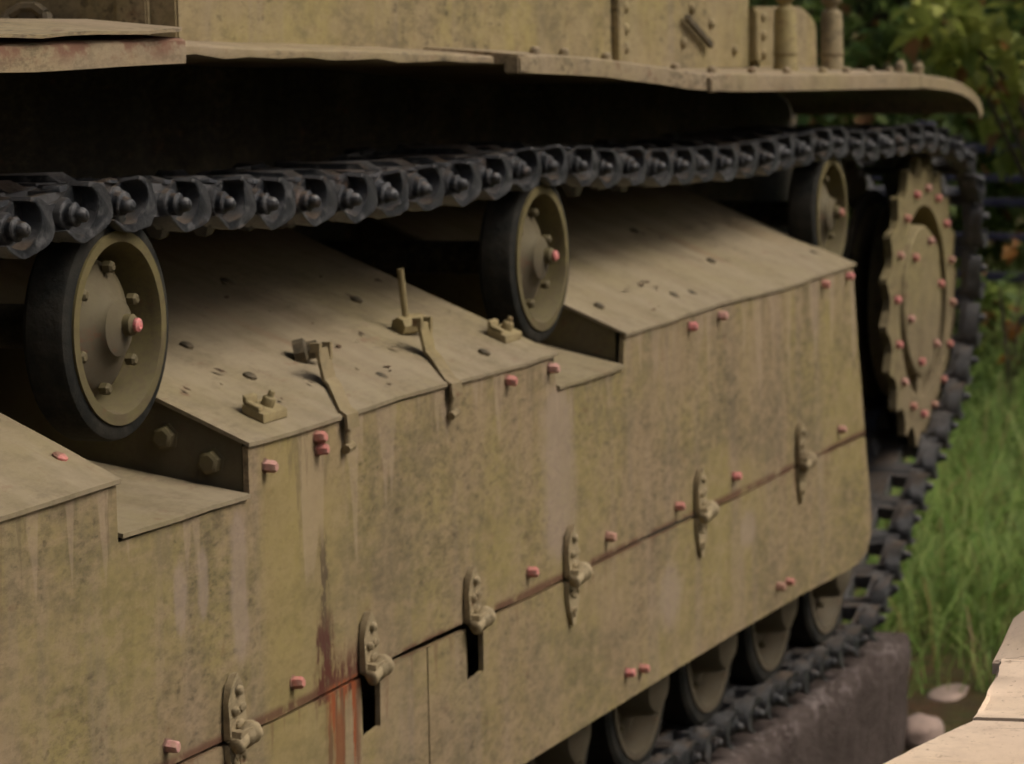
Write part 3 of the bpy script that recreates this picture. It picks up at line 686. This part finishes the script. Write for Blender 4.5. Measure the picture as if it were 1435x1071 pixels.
# --- drive sprocket
SC = Vector((9.69, 0.158, H - 0.884)); NT_ = 20; RB, RT = 0.402, 0.446
spr = node('drive_sprocket', SC)
def sprocket_ring(y0, y1, name):
    m = MB(); ol = []
    for k in range(NT_):
        for f, r in ((-0.5, RB - 0.004), (-0.36, RB), (-0.24, RB + 0.014), (-0.13, RT - 0.014), (-0.05, RT), (0.05, RT), (0.13, RT - 0.014), (0.24, RB + 0.014), (0.36, RB)):
            a = 2 * math.pi * (k + f) / NT_ + 0.1; ol.append((math.cos(a) * r, math.sin(a) * r))
    ri_ = 0.292; n = len(ol)
    A = [m.bm.verts.new((SC.x + p[0], y0, SC.z + p[1])) for p in ol]; B = [m.bm.verts.new((SC.x + p[0], y1, SC.z + p[1])) for p in ol]
    inn = [(math.cos(math.atan2(p[1], p[0])) * ri_, math.sin(math.atan2(p[1], p[0])) * ri_) for p in ol]
    Ai = [m.bm.verts.new((SC.x + p[0], y0, SC.z + p[1])) for p in inn]; Bi = [m.bm.verts.new((SC.x + p[0], y1, SC.z + p[1])) for p in inn]
    for k in range(n):
        j = (k + 1) % n
        m.bm.faces.new((A[k], A[j], Ai[j], Ai[k])); m.bm.faces.new((B[k], Bi[k], Bi[j], B[j])); m.bm.faces.new((A[k], B[k], B[j], A[j])); m.bm.faces.new((Ai[k], Ai[j], Bi[j], Bi[k]))
    return part(m, name, M['sprocket'], spr, smooth=25)
sprocket_ring(0.158, 0.182, 'tooth_ring'); sprocket_ring(0.398, 0.422, 'tooth_ring')
m = MB(); m.lathe([(0.300, 0.026), (0.300, 0.095), (0.238, 0.098), (0.232, 0.010), (0.224, 0.000), (0.12, -0.004), (0.0, -0.006), (0, 0.15), (0.30, 0.15)], SC, (0, 1, 0), 56); part(m, 'hub_plate', M['sprocket'], spr)
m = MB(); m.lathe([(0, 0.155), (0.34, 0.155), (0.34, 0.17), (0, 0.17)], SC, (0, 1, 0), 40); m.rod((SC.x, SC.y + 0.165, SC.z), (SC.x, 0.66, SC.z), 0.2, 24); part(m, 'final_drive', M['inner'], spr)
# two ribs across the groove
for k in range(3):
    m = MB()
    a = k / 3 * 2 * math.pi + 0.5; d = Vector((math.cos(a), 0, math.sin(a))); t_ = Vector((-d.z, 0, d.x))
    c0 = SC + d * 0.228; c1 = SC + d * 0.296
    v = [m.bm.verts.new(q) for q in (c0 - t_ * .03 + Vector((0, 0.014, 0)), c0 + t_ * .03 + Vector((0, 0.014, 0)), c1 + t_ * .03 + Vector((0, 0.014, 0)), c1 - t_ * .03 + Vector((0, 0.014, 0)),
                                    c0 - t_ * .03 + Vector((0, 0.044, 0)), c0 + t_ * .03 + Vector((0, 0.044, 0)), c1 + t_ * .03 + Vector((0, 0.044, 0)), c1 - t_ * .03 + Vector((0, 0.044, 0)))]
    for f in ((3, 2, 1, 0), (4, 5, 6, 7), (0, 1, 5, 4), (1, 2, 6, 5), (2, 3, 7, 6), (3, 0, 4, 7)): m.bm.faces.new([v[i] for i in f])
    part(m, 'hub_rib', M['sprocket'], spr, smooth=0)
sb1 = bolt_mesh('bolt', 'pink', 0.0125, 0.018); sb2 = bolt_mesh('bolt', 'pinkpale', 0.0125, 0.018)
for k in range(16):
    a = 2 * math.pi * (k + 0.5) / 16 + 0.1; sub_instance('bolt', sb1 if k % 3 else sb2, spr, SC + Vector((0.345 * math.cos(a), 0, 0.345 * math.sin(a))))
for k in range(6):
    a = 2 * math.pi * k / 6 + 0.2; sub_instance('bolt', sb2 if k % 2 else sb1, spr, SC + Vector((0.190 * math.cos(a), -0.001, 0.190 * math.sin(a))))

# --- track: one link, laid along the path
def link_mesh():
    m = MB()
    def bx(x0, x1, y0, y1, z0, z1, t=None): m.box((x0, y0, z0), (x1, y1, z1), t)
    bx(-0.070, 0.072, 0.014, 0.042, -0.045, 0.010)                                 # outer body
    bx(-0.070, -0.050, 0.042, 0.098, -0.036, 0.006); bx(0.050, 0.072, 0.042, 0.098, -0.036, 0.006)    # bars beside the tooth window
    bx(-0.072, 0.074, 0.098, 0.282, -0.040, 0.008)                                 # middle plate
    bx(-0.070, -0.050, 0.282, 0.338, -0.036, 0.006); bx(0.050, 0.072, 0.282, 0.338, -0.036, 0.006)
    bx(-0.070, 0.072, 0.338, 0.375, -0.045, 0.010)
    for y0, y1, zg in ((0.010, 0.046, 0.015), (0.094, 0.286, 0.022), (0.334, 0.378, 0.018)): bx(-0.010, 0.056, y0, y1, 0.008, zg, 0.7)      # grousers
    bx(-0.03, 0.03, 0.165, 0.215, -0.040, -0.042)
    v0 = len(m.bm.verts)
    # guide horn, narrowing downwards
    for s_ in (1,):
        pts = [(-0.035, 0.165, -0.041), (0.035, 0.165, -0.041), (0.035, 0.215, -0.041), (-0.035, 0.215, -0.041), (-0.016, 0.180, -0.085), (0.018, 0.180, -0.085), (0.018, 0.200, -0.085), (-0.016, 0.200, -0.085)]
        v = [m.bm.verts.new(p) for p in pts]
        for f in ((3, 2, 1, 0), (4, 5, 6, 7), (0, 1, 5, 4), (1, 2, 6, 5), (2, 3, 7, 6), (3, 0, 4, 7)): m.bm.faces.new([v[i] for i in f])
    for x in (0.085,): m.lathe([(0, 0.004), (0.019, 0.004), (0.019, 0.376), (0, 0.376)], (x, 0, -0.020), (0, 1, 0), 12)     # hinge tube
    # outer cheek: back plate and a crescent wall round the pin
    cheek = [(-0.070, 0.004), (-0.045, -0.004), (-0.010, -0.004), (0.020, 0.010), (0.040, 0.018)] + [(0.034 + 0.052 * math.sin(t), -0.024 + 0.042 * math.cos(t)) for t in [k * math.pi / 10 for k in range(2, 10)]] + [(0.030, -0.066), (-0.030, -0.062), (-0.055, -0.044), (-0.068, -0.02)]
    m.xz(cheek, 0.006, 0.018)
    out = []; inn = []
    for k in range(23):
        t = math.radians(78 - k * (78 + 152) / 22)                                 # from the upper right round to lower left
        out.append((0.012 + 0.076 * math.cos(t), -0.024 + 0.043 * math.sin(t)))
        tt = 0.025 * math.sin(math.pi * min(1, max(0.08, (k + 1.0) / 23.5))) ** 0.8
        inn.append((0.012 + (0.076 - tt * 1.7) * math.cos(t), -0.024 + (0.043 - tt * 0.8) * math.sin(t)))
    m.xz(out + inn[::-1], -0.024, 0.010)
    # pin: washer, nut, stub
    m.lathe([(0.024, 0.008), (0.024, -0.004), (0.018, -0.006), (0.017, -0.014), (0.019, -0.015), (0.019, -0.019), (0.013, -0.022), (0.011, -0.033), (0.006, -0.038), (0, -0.038)], (-0.012, 0.0, -0.022), (0.05, 1, 0), 12)
    return m.mesh('track_link', M['track'], bevel=0.0035, seg=2, smooth=50)
lk = link_mesh()
# a second, worn casting so that neighbours are not identical
lk2 = lk.copy()
for v in lk2.vertices:
    v.co += Vector((math.sin(v.co.y * 40 + v.co.z * 90) * 0.0025, math.sin(v.co.x * 70) * 0.0025, math.sin(v.co.x * 50 + v.co.y * 30) * 0.002))
lks = [lk, lk2]
for q_ in range(4):
    l_ = lk.copy()
    for v in l_.vertices:
        k_ = 1.0 + 0.6 * q_
        v.co += Vector((math.sin(v.co.y * 33 * k_ + v.co.z * 80 + q_) * 0.003, math.sin(v.co.x * 60 * k_ + q_ * 2) * 0.003, math.sin(v.co.x * 45 + v.co.y * 37 * k_ + q_) * 0.003))
    lks.append(l_)
TY = 0.100
path = []
def add(x, z): path.append(Vector((x, z)))
tops = [(x, z + R_T + 0.043) for x, z in [(2.62, H - 0.53)] + ROLL]
add(2.0, tops[0][1] - 0.02)
for (xa, za), (xb, zb) in zip(tops, tops[1:]):
    for k in range(12):
        u = k / 12; sag = 0.030 * math.sin(math.pi * u) ** 0.8 if u > 0 else 0
        if xa < 4: sag *= 0.5
        add(xa + (xb - xa) * u, za + (zb - za) * u - sag)
add(*tops[-1]); add(8.75, H - 0.350); add(9.1, H - 0.348); add(9.4, H - 0.352); add(9.7, H - 0.372); add(9.92, H - 0.42)
for x, z in ((10.09, 0.49), (10.17, 0.61), (10.17, 0.76), (10.15, 0.92), (10.09, 1.05), (9.97, 1.155), (9.85, 1.245), (9.68, 1.325), (9.50, 1.410), (9.32, 1.500), (9.17, 1.580), (9.03, 1.655), (8.92, 1.705), (8.78, 1.745)): add(x, H - z)
zb = BASE + 0.037
add(8.62, zb); add(5.5, zb); add(3.0, zb)
dense = []
for i in range(len(path) - 1):                                                     # smooth the polyline
    p0, p1, p2, p3 = path[max(i - 1, 0)], path[i], path[i + 1], path[min(i + 2, len(path) - 1)]
    for k in range(12):
        t = k / 12
        if (p2 - p1).length > 1.0 or i == 0: q = p1.lerp(p2, t)
        else: q = 0.5 * ((2 * p1) + (p2 - p0) * t + (2 * p0 - 5 * p1 + 4 * p2 - p3) * t * t + (3 * p1 - p0 - 3 * p2 + p3) * t ** 3)
        dense.append(q)
dense.append(path[-1])
track = node('track', (6.5, TY, 0.9))
acc = 0.0; pins = [dense[0]]; PITCH = 0.168
last = dense[0]
for q in dense[1:]:
    while (q - pins[-1]).length >= PITCH:
        d = (q - last); 
        # find the point on last->q at PITCH from the last pin
        lo, hi = 0.0, 1.0
        for _ in range(24):
            mid = (lo + hi) / 2
            if (last + d * mid - pins[-1]).length < PITCH: lo = mid
            else: hi = mid
        pins.append(last + d * hi)
        last = pins[-1]; d = q - last
        if d.length < 1e-5: break
    last = q
for i, (a, b) in enumerate(zip(pins, pins[1:])):
    c = (a + b) / 2; d = (b - a).normalized()
    ang = math.atan2(-d.y, d.x)
    o = sub_instance('track_link', random.choice(lks), track, (c.x, TY + jit(0.004), c.y + jit(0.002)), (jit(0.03), ang + jit(0.035), jit(0.012)))

# ------------------------------------------------------------------ plinth
m = MB(); random.seed(3)
PX0, PX1, PY0, PY1, PT = 2.5, 9.12, 0.060, 0.62, BASE - 0.004
nx = 120; rows = []
sec = [(PY0 + 0.02, -0.05), (PY0 + 0.012, 0.10), (PY0 + 0.006, 0.2), (PY0 - 0.004, PT - 0.07), (PY0, PT - 0.022), (PY0 + 0.012, PT - 0.006), (PY0 + 0.035, PT), (PY1, PT), (PY1, -0.05)]
for i in range(nx + 1):
    x = PX0 + (PX1 - PX0) * i / nx
    chip = random.random() < 0.25
    rows.append([m.bm.verts.new((x, y + (jit(0.004) if j < 6 else 0) + (0.022 if chip and j in (4, 5) else 0), z + (jit(0.003) if 2 < j < 6 else 0) - (0.016 if chip and j in (4, 5) else 0))) for j, (y, z) in enumerate(sec)])
for A, B in zip(rows, rows[1:]):
    for k in range(len(sec) - 1): m.bm.faces.new((A[k], A[k + 1], B[k + 1], B[k]))
m.bm.faces.new(rows[0]); m.bm.faces.new(rows[-1][::-1])
pl = m.build('concrete_plinth', M['concrete'], smooth=40)
tag(pl, 'chipped brown grey concrete plinth under the lower run of the track', 'plinth')

# ------------------------------------------------------------------ neighbouring vehicle's fender
fz = H - 0.85
def PZ(x, y, z):
    r = ray(x, y); t = (z - H) / r.z; return Vector((r.x * t, CAMY + r.y * t, z))
nb = empty('vehicle_fender', (4.2, -2.2, 0))
tag(nb, 'bright sand painted bent metal fender in the bottom right corner', 'fender')
def npart(m, name, mat, **k):
    o = m.build(name, mat, nb, **k); o.data.transform(Matrix.Translation((-4.2, 2.2, 0))); return o
raw = [(780, 1262), (900, 1215), (1010, 1165), (1120, 1121), (1185, 1095), (1240, 1071), (1277, 1055), (1310, 1040), (1338, 1024), (1360, 1008), (1374, 988), (1385, 966), (1394, 947), (1400, 931)]
edge = []
for a_, b_, c_, d_ in zip([raw[0]] + raw, raw, raw[1:], raw[2:] + [raw[-1]]):
    for k in range(5):
        t_ = k / 5; w_ = [0.5 * (2 * b_[q] + (c_[q] - a_[q]) * t_ + (2 * a_[q] - 5 * b_[q] + 4 * c_[q] - d_[q]) * t_ ** 2 + (3 * b_[q] - a_[q] - 3 * c_[q] + d_[q]) * t_ ** 3) for q in (0, 1)]
        edge.append(PZ(w_[0], w_[1], fz) + Vector((0, jit(0.001), 0)))
edge.append(PZ(1400, 931, fz))
XS = 3.80                                     # seam between the two sheets
def sheet(ed, dz, tilt):
    m = MB(); rows = []
    for p in ed:
        sec = [(p.x, p.y, fz + dz - 0.004)]
        for k in range(9):
            y = p.y - 0.004 + (-3.1 - p.y) * (k / 8) ** 1.7
            sec.append((p.x, y, fz + dz + 0.004 * math.sin(y * 9 + p.x * 14) + 0.005 * math.sin(p.x * 9 + 1) + tilt * (p.y - y)))
        rows.append(sec)
    T = [[m.bm.verts.new(q) for q in r] for r in rows]; B = [[m.bm.verts.new((q[0], q[1], q[2] - 0.010)) for q in r] for r in rows]
    n = len(rows[0]) - 1
    for i in range(len(T) - 1):
        for k in range(n):
            m.bm.faces.new((T[i][k], T[i + 1][k], T[i + 1][k + 1], T[i][k + 1])); m.bm.faces.new((B[i][k], B[i][k + 1], B[i + 1][k + 1], B[i + 1][k]))
        m.bm.faces.new((T[i][0], B[i][0], B[i + 1][0], T[i + 1][0])); m.bm.faces.new((T[i][n], T[i + 1][n], B[i + 1][n], B[i][n]))
    m.bm.faces.new(T[0] + B[0][::-1]); m.bm.faces.new(T[-1] + B[-1][::-1])
    npart(m, 'top_sheet', M['sand'], smooth=40)
sheet([p for p in edge if p.x < XS - 0.002], 0.0, 0.0); sheet([p for p in edge if p.x > XS - 0.012], 0.002, 0.0)
# upturned flange at the far end
e0 = edge[-1]
rows = []
m = MB()
for k in range(9):
    dy = (0, 0.012, 0.03, 0.05, 0.08, 0.14, 0.3, 0.7, 1.7)[k]; y = e0.y + 0.008 - dy
    up = 0.036 + min(0.9 * dy, 0.075)
    rows.append([m.bm.verts.new(q) for q in ((e0.x - 0.004, y, fz - 0.013), (e0.x - 0.004, y, fz + 0.002), (e0.x + 0.05, y, fz + up * 0.42), (e0.x + 0.150, y + 0.006, fz + up * 0.92), (e0.x + 0.160, y + 0.006, fz + up * 0.92 - 0.005), (e0.x + 0.066, y, fz + up * 0.32), (e0.x + 0.03, y, fz - 0.012))])
for A, Bq in zip(rows, rows[1:]):
    for k in range(7): m.bm.faces.new((A[k], A[(k + 1) % 7], Bq[(k + 1) % 7], Bq[k]))
m.bm.faces.new(rows[0]); m.bm.faces.new(rows[-1][::-1])
npart(m, 'flange', M['sand'], smooth=25)
m = MB(); m.xz([(-2.6, 0.35), (-2.2, 0.0), (3.4, 0.0), (4.10, 0.5), (4.10, fz - 0.02), (3.2, fz + 0.55), (-1.8, fz + 0.62), (-2.6, fz + 0.1)], -4.6, -3.02); npart(m, 'unseen_vehicle_hull', M['sand'], bevel=0.02)  # rest of the vehicle, out of view, enlarged to block low sky light

# ------------------------------------------------------------------ stones
def stone(loc, s, label, seed):
    r_ = random.Random(seed); bm_ = bmesh.new(); bmesh.ops.create_icosphere(bm_, subdivisions=3, radius=1.0)
    k = [r_.uniform(0, 6) for _ in range(6)]
    for v in bm_.verts:
        d = 1 + 0.13 * math.sin(v.co.x * 2.6 + k[0]) + 0.12 * math.sin(v.co.y * 3.1 + k[1]) + 0.1 * math.sin(v.co.z * 3.4 + k[2]) + 0.04 * math.sin(v.co.x * 8 + k[3]) * math.sin(v.co.y * 7 + k[4])
        v.co *= d; v.co.x *= s[0]; v.co.y *= s[1]; v.co.z *= s[2]
    me = bpy.data.meshes.new('stone'); bm_.to_mesh(me); bm_.free(); me.materials.append(M['stone']); me.shade_smooth()
    o = obj('stone', me); o.location = loc; tag(o, label, 'stone'); return o
stone(PZ(1292, 1030, 0.03), (0.11, 0.055, 0.05), 'pinkish rounded stone on the ground beside the plinth end', 1)
stone(PZ(1330, 972, 0.0), (0.16, 0.06, 0.018), 'flat reddish stone half sunk in soil behind the sand fender', 5)

# ------------------------------------------------------------------ fence
fn = empty('rail_fence', (17.5, 2.4, 0))
tag(fn, 'dark blue rail fence between the shrubs behind the sprocket', 'fence')
fdir = Vector((0.25, 1.0, 0)).normalized(); f0 = Vector((15.4, 2.6, 0))
for k, z in enumerate((1.50, 1.36, 1.25, 1.08, 0.90, 0.70)):
    m = MB(); a = f0 - fdir * 3.4; b = f0 + fdir * 3.6; hh = (0.02, 0.016, 0.018, 0.014, 0.02, 0.02)[k]
    m.strip([a + Vector((0, 0, z)), b + Vector((0, 0, z + jit(0.02)))], (0, 0, hh), 0.018)
    o = m.build('rail', M['fence'], fn, bevel=0.003); o.data.transform(Matrix.Translation((-17.5, -2.4, 0)))
for s_ in (-3.3, -1.1, 1.1, 3.4):
    m = MB(); p = f0 + fdir * s_ + Vector((0.07, 0, 0)); m.box((p.x - 0.045, p.y - 0.045, -0.05), (p.x + 0.045, p.y + 0.045, 1.62)); o = m.build('post', M['fence'], fn, bevel=0.006); o.data.transform(Matrix.Translation((-17.5, -2.4, 0)))

# ------------------------------------------------------------------ vegetation
def leaf_cloud(name, mat, parent, centres, n, size, spread, droop=0.3):
    """many small bent leaves gathered in clumps round the twig ends"""
    cs = np.array([c[:3] for c in centres]); rad = np.array([c[3] for c in centres])
    wgt = rad ** 2; idx = rng.choice(len(cs), n, p=wgt / wgt.sum())
    d = rng.normal(size=(n, 3)); d /= np.linalg.norm(d, axis=1)[:, None]
    rr = rad[idx] * rng.uniform(0.25, 1.0, n) ** 0.5
    p = cs[idx] + d * rr[:, None] * np.array([1, 1, 0.8])
    L = size * rng.uniform(0.6, 1.35, n)
    ax = d * 0.8 + rng.normal(size=(n, 3)) * 0.6; ax[:, 2] -= droop; ax /= np.linalg.norm(ax, axis=1)[:, None]
    up = rng.normal(size=(n, 3)) * 0.6 + np.array([0, 0, 1.0]); sd = np.cross(ax, up); sd /= np.linalg.norm(sd, axis=1)[:, None] + 1e-9
    nn = np.cross(sd, ax)
    W_ = L * rng.uniform(0.28, 0.42, n)
    a = p; t = p + ax * L[:, None] - nn * (L * 0.15)[:, None]
    mid = p + ax * (L * 0.45)[:, None]
    l = mid - sd * W_[:, None] + nn * (W_ * 0.35)[:, None]; r = mid + sd * W_[:, None] + nn * (W_ * 0.35)[:, None]
    V = np.stack([a, l, t, r], 1).reshape(-1, 3)
    base = (np.arange(n) * 4)[:, None]
    F = np.concatenate([base + np.array([0, 2, 1]), base + np.array([0, 3, 2])], 1).reshape(-1, 3)
    me = bpy.data.meshes.new(name); me.vertices.add(len(V)); me.vertices.foreach_set('co', V.ravel().astype(np.float32))
    me.loops.add(F.size); me.loops.foreach_set('vertex_index', F.ravel().astype(np.int32))
    me.polygons.add(len(F)); me.polygons.foreach_set('loop_start', (np.arange(len(F)) * 3).astype(np.int32))
    me.update(calc_edges=True)
    at_ = me.attributes.new('tint', 'FLOAT', 'POINT'); at_.data.foreach_set('value', np.repeat(rng.uniform(0, 1, n), 4).astype(np.float32))
    me.materials.append(mat); o = obj(name, me, parent); return o
def tree(name, label, cat, loc, trunk_h, rx, rz_, zc, mat, n, size, clumps=26, seed=0, group=None, stems=1):
    r_ = random.Random(seed); root = empty(name, loc); tag(root, label, cat, group)
    cen = []
    m = MB()
    for s_ in range(stems):
        bx_, by_ = (r_.uniform(-0.25, 0.25), r_.uniform(-0.25, 0.25)) if stems > 1 else (0, 0)
        tip = Vector((bx_ * 2.2, by_ * 2.2, zc)); pts = [Vector((bx_, by_, -0.05)), Vector((bx_ * 1.4 + r_.uniform(-.1, .1), by_ * 1.4, zc * 0.4)), tip]
        rad0 = (0.13 if stems == 1 else 0.05) * (rx / 1.4)
        m.rod(pts[0], pts[1], rad0, 9, rad0 * 0.75); m.rod(pts[1], pts[2], rad0 * 0.75, 9, rad0 * 0.35)
        for k in range(clumps // stems):
            a = r_.uniform(0, 6.28); el = math.asin(r_.uniform(-0.85, 1)); q = r_.uniform(0.35, 1.0) ** 0.6
            c = Vector((rx * math.cos(a) * math.cos(el) * q, rx * math.sin(a) * math.cos(el) * q, zc + rz_ * math.sin(el) * q)) + tip * 0 
            if c.z < 0.12: c.z = r_.uniform(0.12, 0.4)
            u = r_.uniform(0.15, 0.95); st_ = pts[1].lerp(pts[2], u)
            md = st_.lerp(c, 0.55) + Vector((0, 0, r_.uniform(-0.05, 0.12)))
            m.rod(st_, md, rad0 * 0.3, 6, rad0 * 0.18); m.rod(md, c, rad0 * 0.18, 6, rad0 * 0.05)
            cen.append((c.x, c.y, c.z, r_.uniform(0.22, 0.42) * rx / 1.3))
    m.build('trunk', M['bark'], root)
    leaf_cloud('crown', mat, root, cen, n, size, 0.3)
    return root
G = 'shrubs behind the tank'
tree('shrub', 'tall dark green shrub directly behind the mudguard', 'shrub', (17.6, 2.6, 0), 1, 1.9, 1.7, 2.0, M['leaf_dark'], 9000, 0.11, 46, 1, G, 3)
tree('shrub', 'dark leafy shrub furthest left beside the stack pipes', 'shrub', (18.5, 4.1, 0), 1, 1.9, 1.8, 2.1, M['leaf_dark'], 7000, 0.11, 40, 2, G, 3)
tree('shrub', 'dense mid green shrub at the right edge above the fence', 'shrub', (18.2, 0.6, 0), 1, 1.8, 1.7, 1.9, M['leaf_mid'], 9000, 0.10, 44, 3, G, 3)
tree('shrub', 'low mid green shrub in front of the blue fence', 'shrub', (14.6, 0.95, 0), 1, 0.5, 0.35, 0.55, M['leaf_mid'], 1500, 0.085, 18, 4, G, 3)
tree('maple_tree', 'light yellow green tree with broad leaves at the top right corner', 'tree', (13.3, 0.42, 0), 2, 0.62, 0.42, 2.02, M['leaf_light'], 900, 0.115, 20, 5)
tree('background_tree', 'large dark tree filling the gap behind all shrubs', 'tree', (22.5, 2.4, 0), 2, 3.2, 2.8, 3.0, M['leaf_dark'], 14000, 0.15, 60, 6)
tree('background_tree', 'large mid green tree behind the shrubs at the right edge', 'tree', (23.5, 0.3, 0), 2, 3.0, 2.6, 2.9, M['leaf_mid'], 9000, 0.15, 50, 8)
tree('orange_bush', 'small bush with orange autumn leaves seen beneath the mudguard', 'bush', (14.2, 1.75, 0), 1, 0.42, 0.42, 1.18, M['leaf_orange'], 140, 0.08, 12, 10, None, 2)
tree('orange_bush', 'thin bush with orange leaves at the right edge by the fence', 'bush', (14.0, 0.72, 0), 1, 0.25, 0.5, 0.95, M['leaf_orange'], 70, 0.075, 10, 12, None, 2)

# grass: too many blades to count
def grass(n, name, label, fx, fy, h0, h1, wd, lean):
    x = rng.uniform(*fx, n); y = rng.uniform(*fy, n)
    keep = ~((x > 2.3) & (x < 9.25) & (y > -0.15) & (y < 3.0)); x, y = x[keep], y[keep]
    tuft = np.sin(x * 3.1 + np.sin(y * 2.3) * 1.7) * np.sin(y * 3.7 + x) ; keep = rng.uniform(-1.1, 1, len(x)) < tuft + 0.55; x, y = x[keep], y[keep]
    bare = (x < 10.6) & (rng.uniform(0, 1, len(x)) > np.clip((x - 9.7) / 0.9, 0.0, 1)); x, y = x[~bare], y[~bare]
    n = len(x); z = np.zeros(n); hgt = rng.uniform(h0, h1, n) * np.clip(0.6 + (x - 10.0) * 0.2, 0.5, 1.7); a = rng.uniform(0, 2 * np.pi, n)
    ln = hgt * rng.uniform(0.2, lean, n); ww = wd * rng.uniform(0.6, 1.3, n)
    ld = np.stack([np.cos(a) - 0.25, np.sin(a) - 0.4, np.zeros(n)], 1); sd = np.stack([-np.sin(a), np.cos(a), np.zeros(n)], 1) * ww[:, None]
    p0 = np.stack([x, y, z - 0.02], 1)
    p1 = p0 + ld * (ln * 0.22)[:, None] + np.array([0, 0, 1.0]) * (hgt * 0.55)[:, None]
    p2 = p0 + ld * (ln * 0.62)[:, None] + np.array([0, 0, 1.0]) * (hgt * 0.88)[:, None]
    p3 = p0 + ld * ln[:, None] + np.array([0, 0, 1.0]) * (hgt * rng.uniform(0.75, 1.0, n))[:, None]
    V = np.stack([p0 - sd, p0 + sd, p1 - sd * .9, p1 + sd * .9, p2 - sd * .6, p2 + sd * .6, p3], 1).reshape(-1, 3)
    b = (np.arange(n) * 7)[:, None]
    F = np.concatenate([b + np.array(f) for f in ((0, 1, 3), (0, 3, 2), (2, 3, 5), (2, 5, 4), (4, 5, 6))], 1).reshape(-1, 3)
    me = bpy.data.meshes.new(name); me.vertices.add(len(V)); me.vertices.foreach_set('co', V.ravel().astype(np.float32))
    me.loops.add(F.size); me.loops.foreach_set('vertex_index', F.ravel().astype(np.int32))
    me.polygons.add(len(F)); me.polygons.foreach_set('loop_start', (np.arange(len(F)) * 3).astype(np.int32)); me.update(calc_edges=True)
    at_ = me.attributes.new('tint', 'FLOAT', 'POINT'); at_.data.foreach_set('value', np.repeat(rng.uniform(0, 1, n), 7).astype(np.float32))
    me.materials.append(M['grass']); o = obj(name, me); tag(o, label, 'grass', kind='stuff')
grass(95000, 'grass', 'long green grass growing behind the track', (9.3, 20.0), (-2.0, 4.6), 0.20, 0.55, 0.0042, 1.5)
grass(9000, 'grass', 'short sparse grass beside the plinth', (2.0, 10.5), (-3.0, -0.1), 0.05, 0.14, 0.004, 0.9)

S.render.engine = 'CYCLES'
S.cycles.max_bounces = 4; S.cycles.diffuse_bounces = 3; S.cycles.glossy_bounces = 2; S.cycles.transmission_bounces = 2
S.cycles.caustics_reflective = False; S.cycles.caustics_refractive = False
S.cycles.use_adaptive_sampling = True; S.cycles.adaptive_threshold = 0.05; S.cycles.adaptive_min_samples = 10
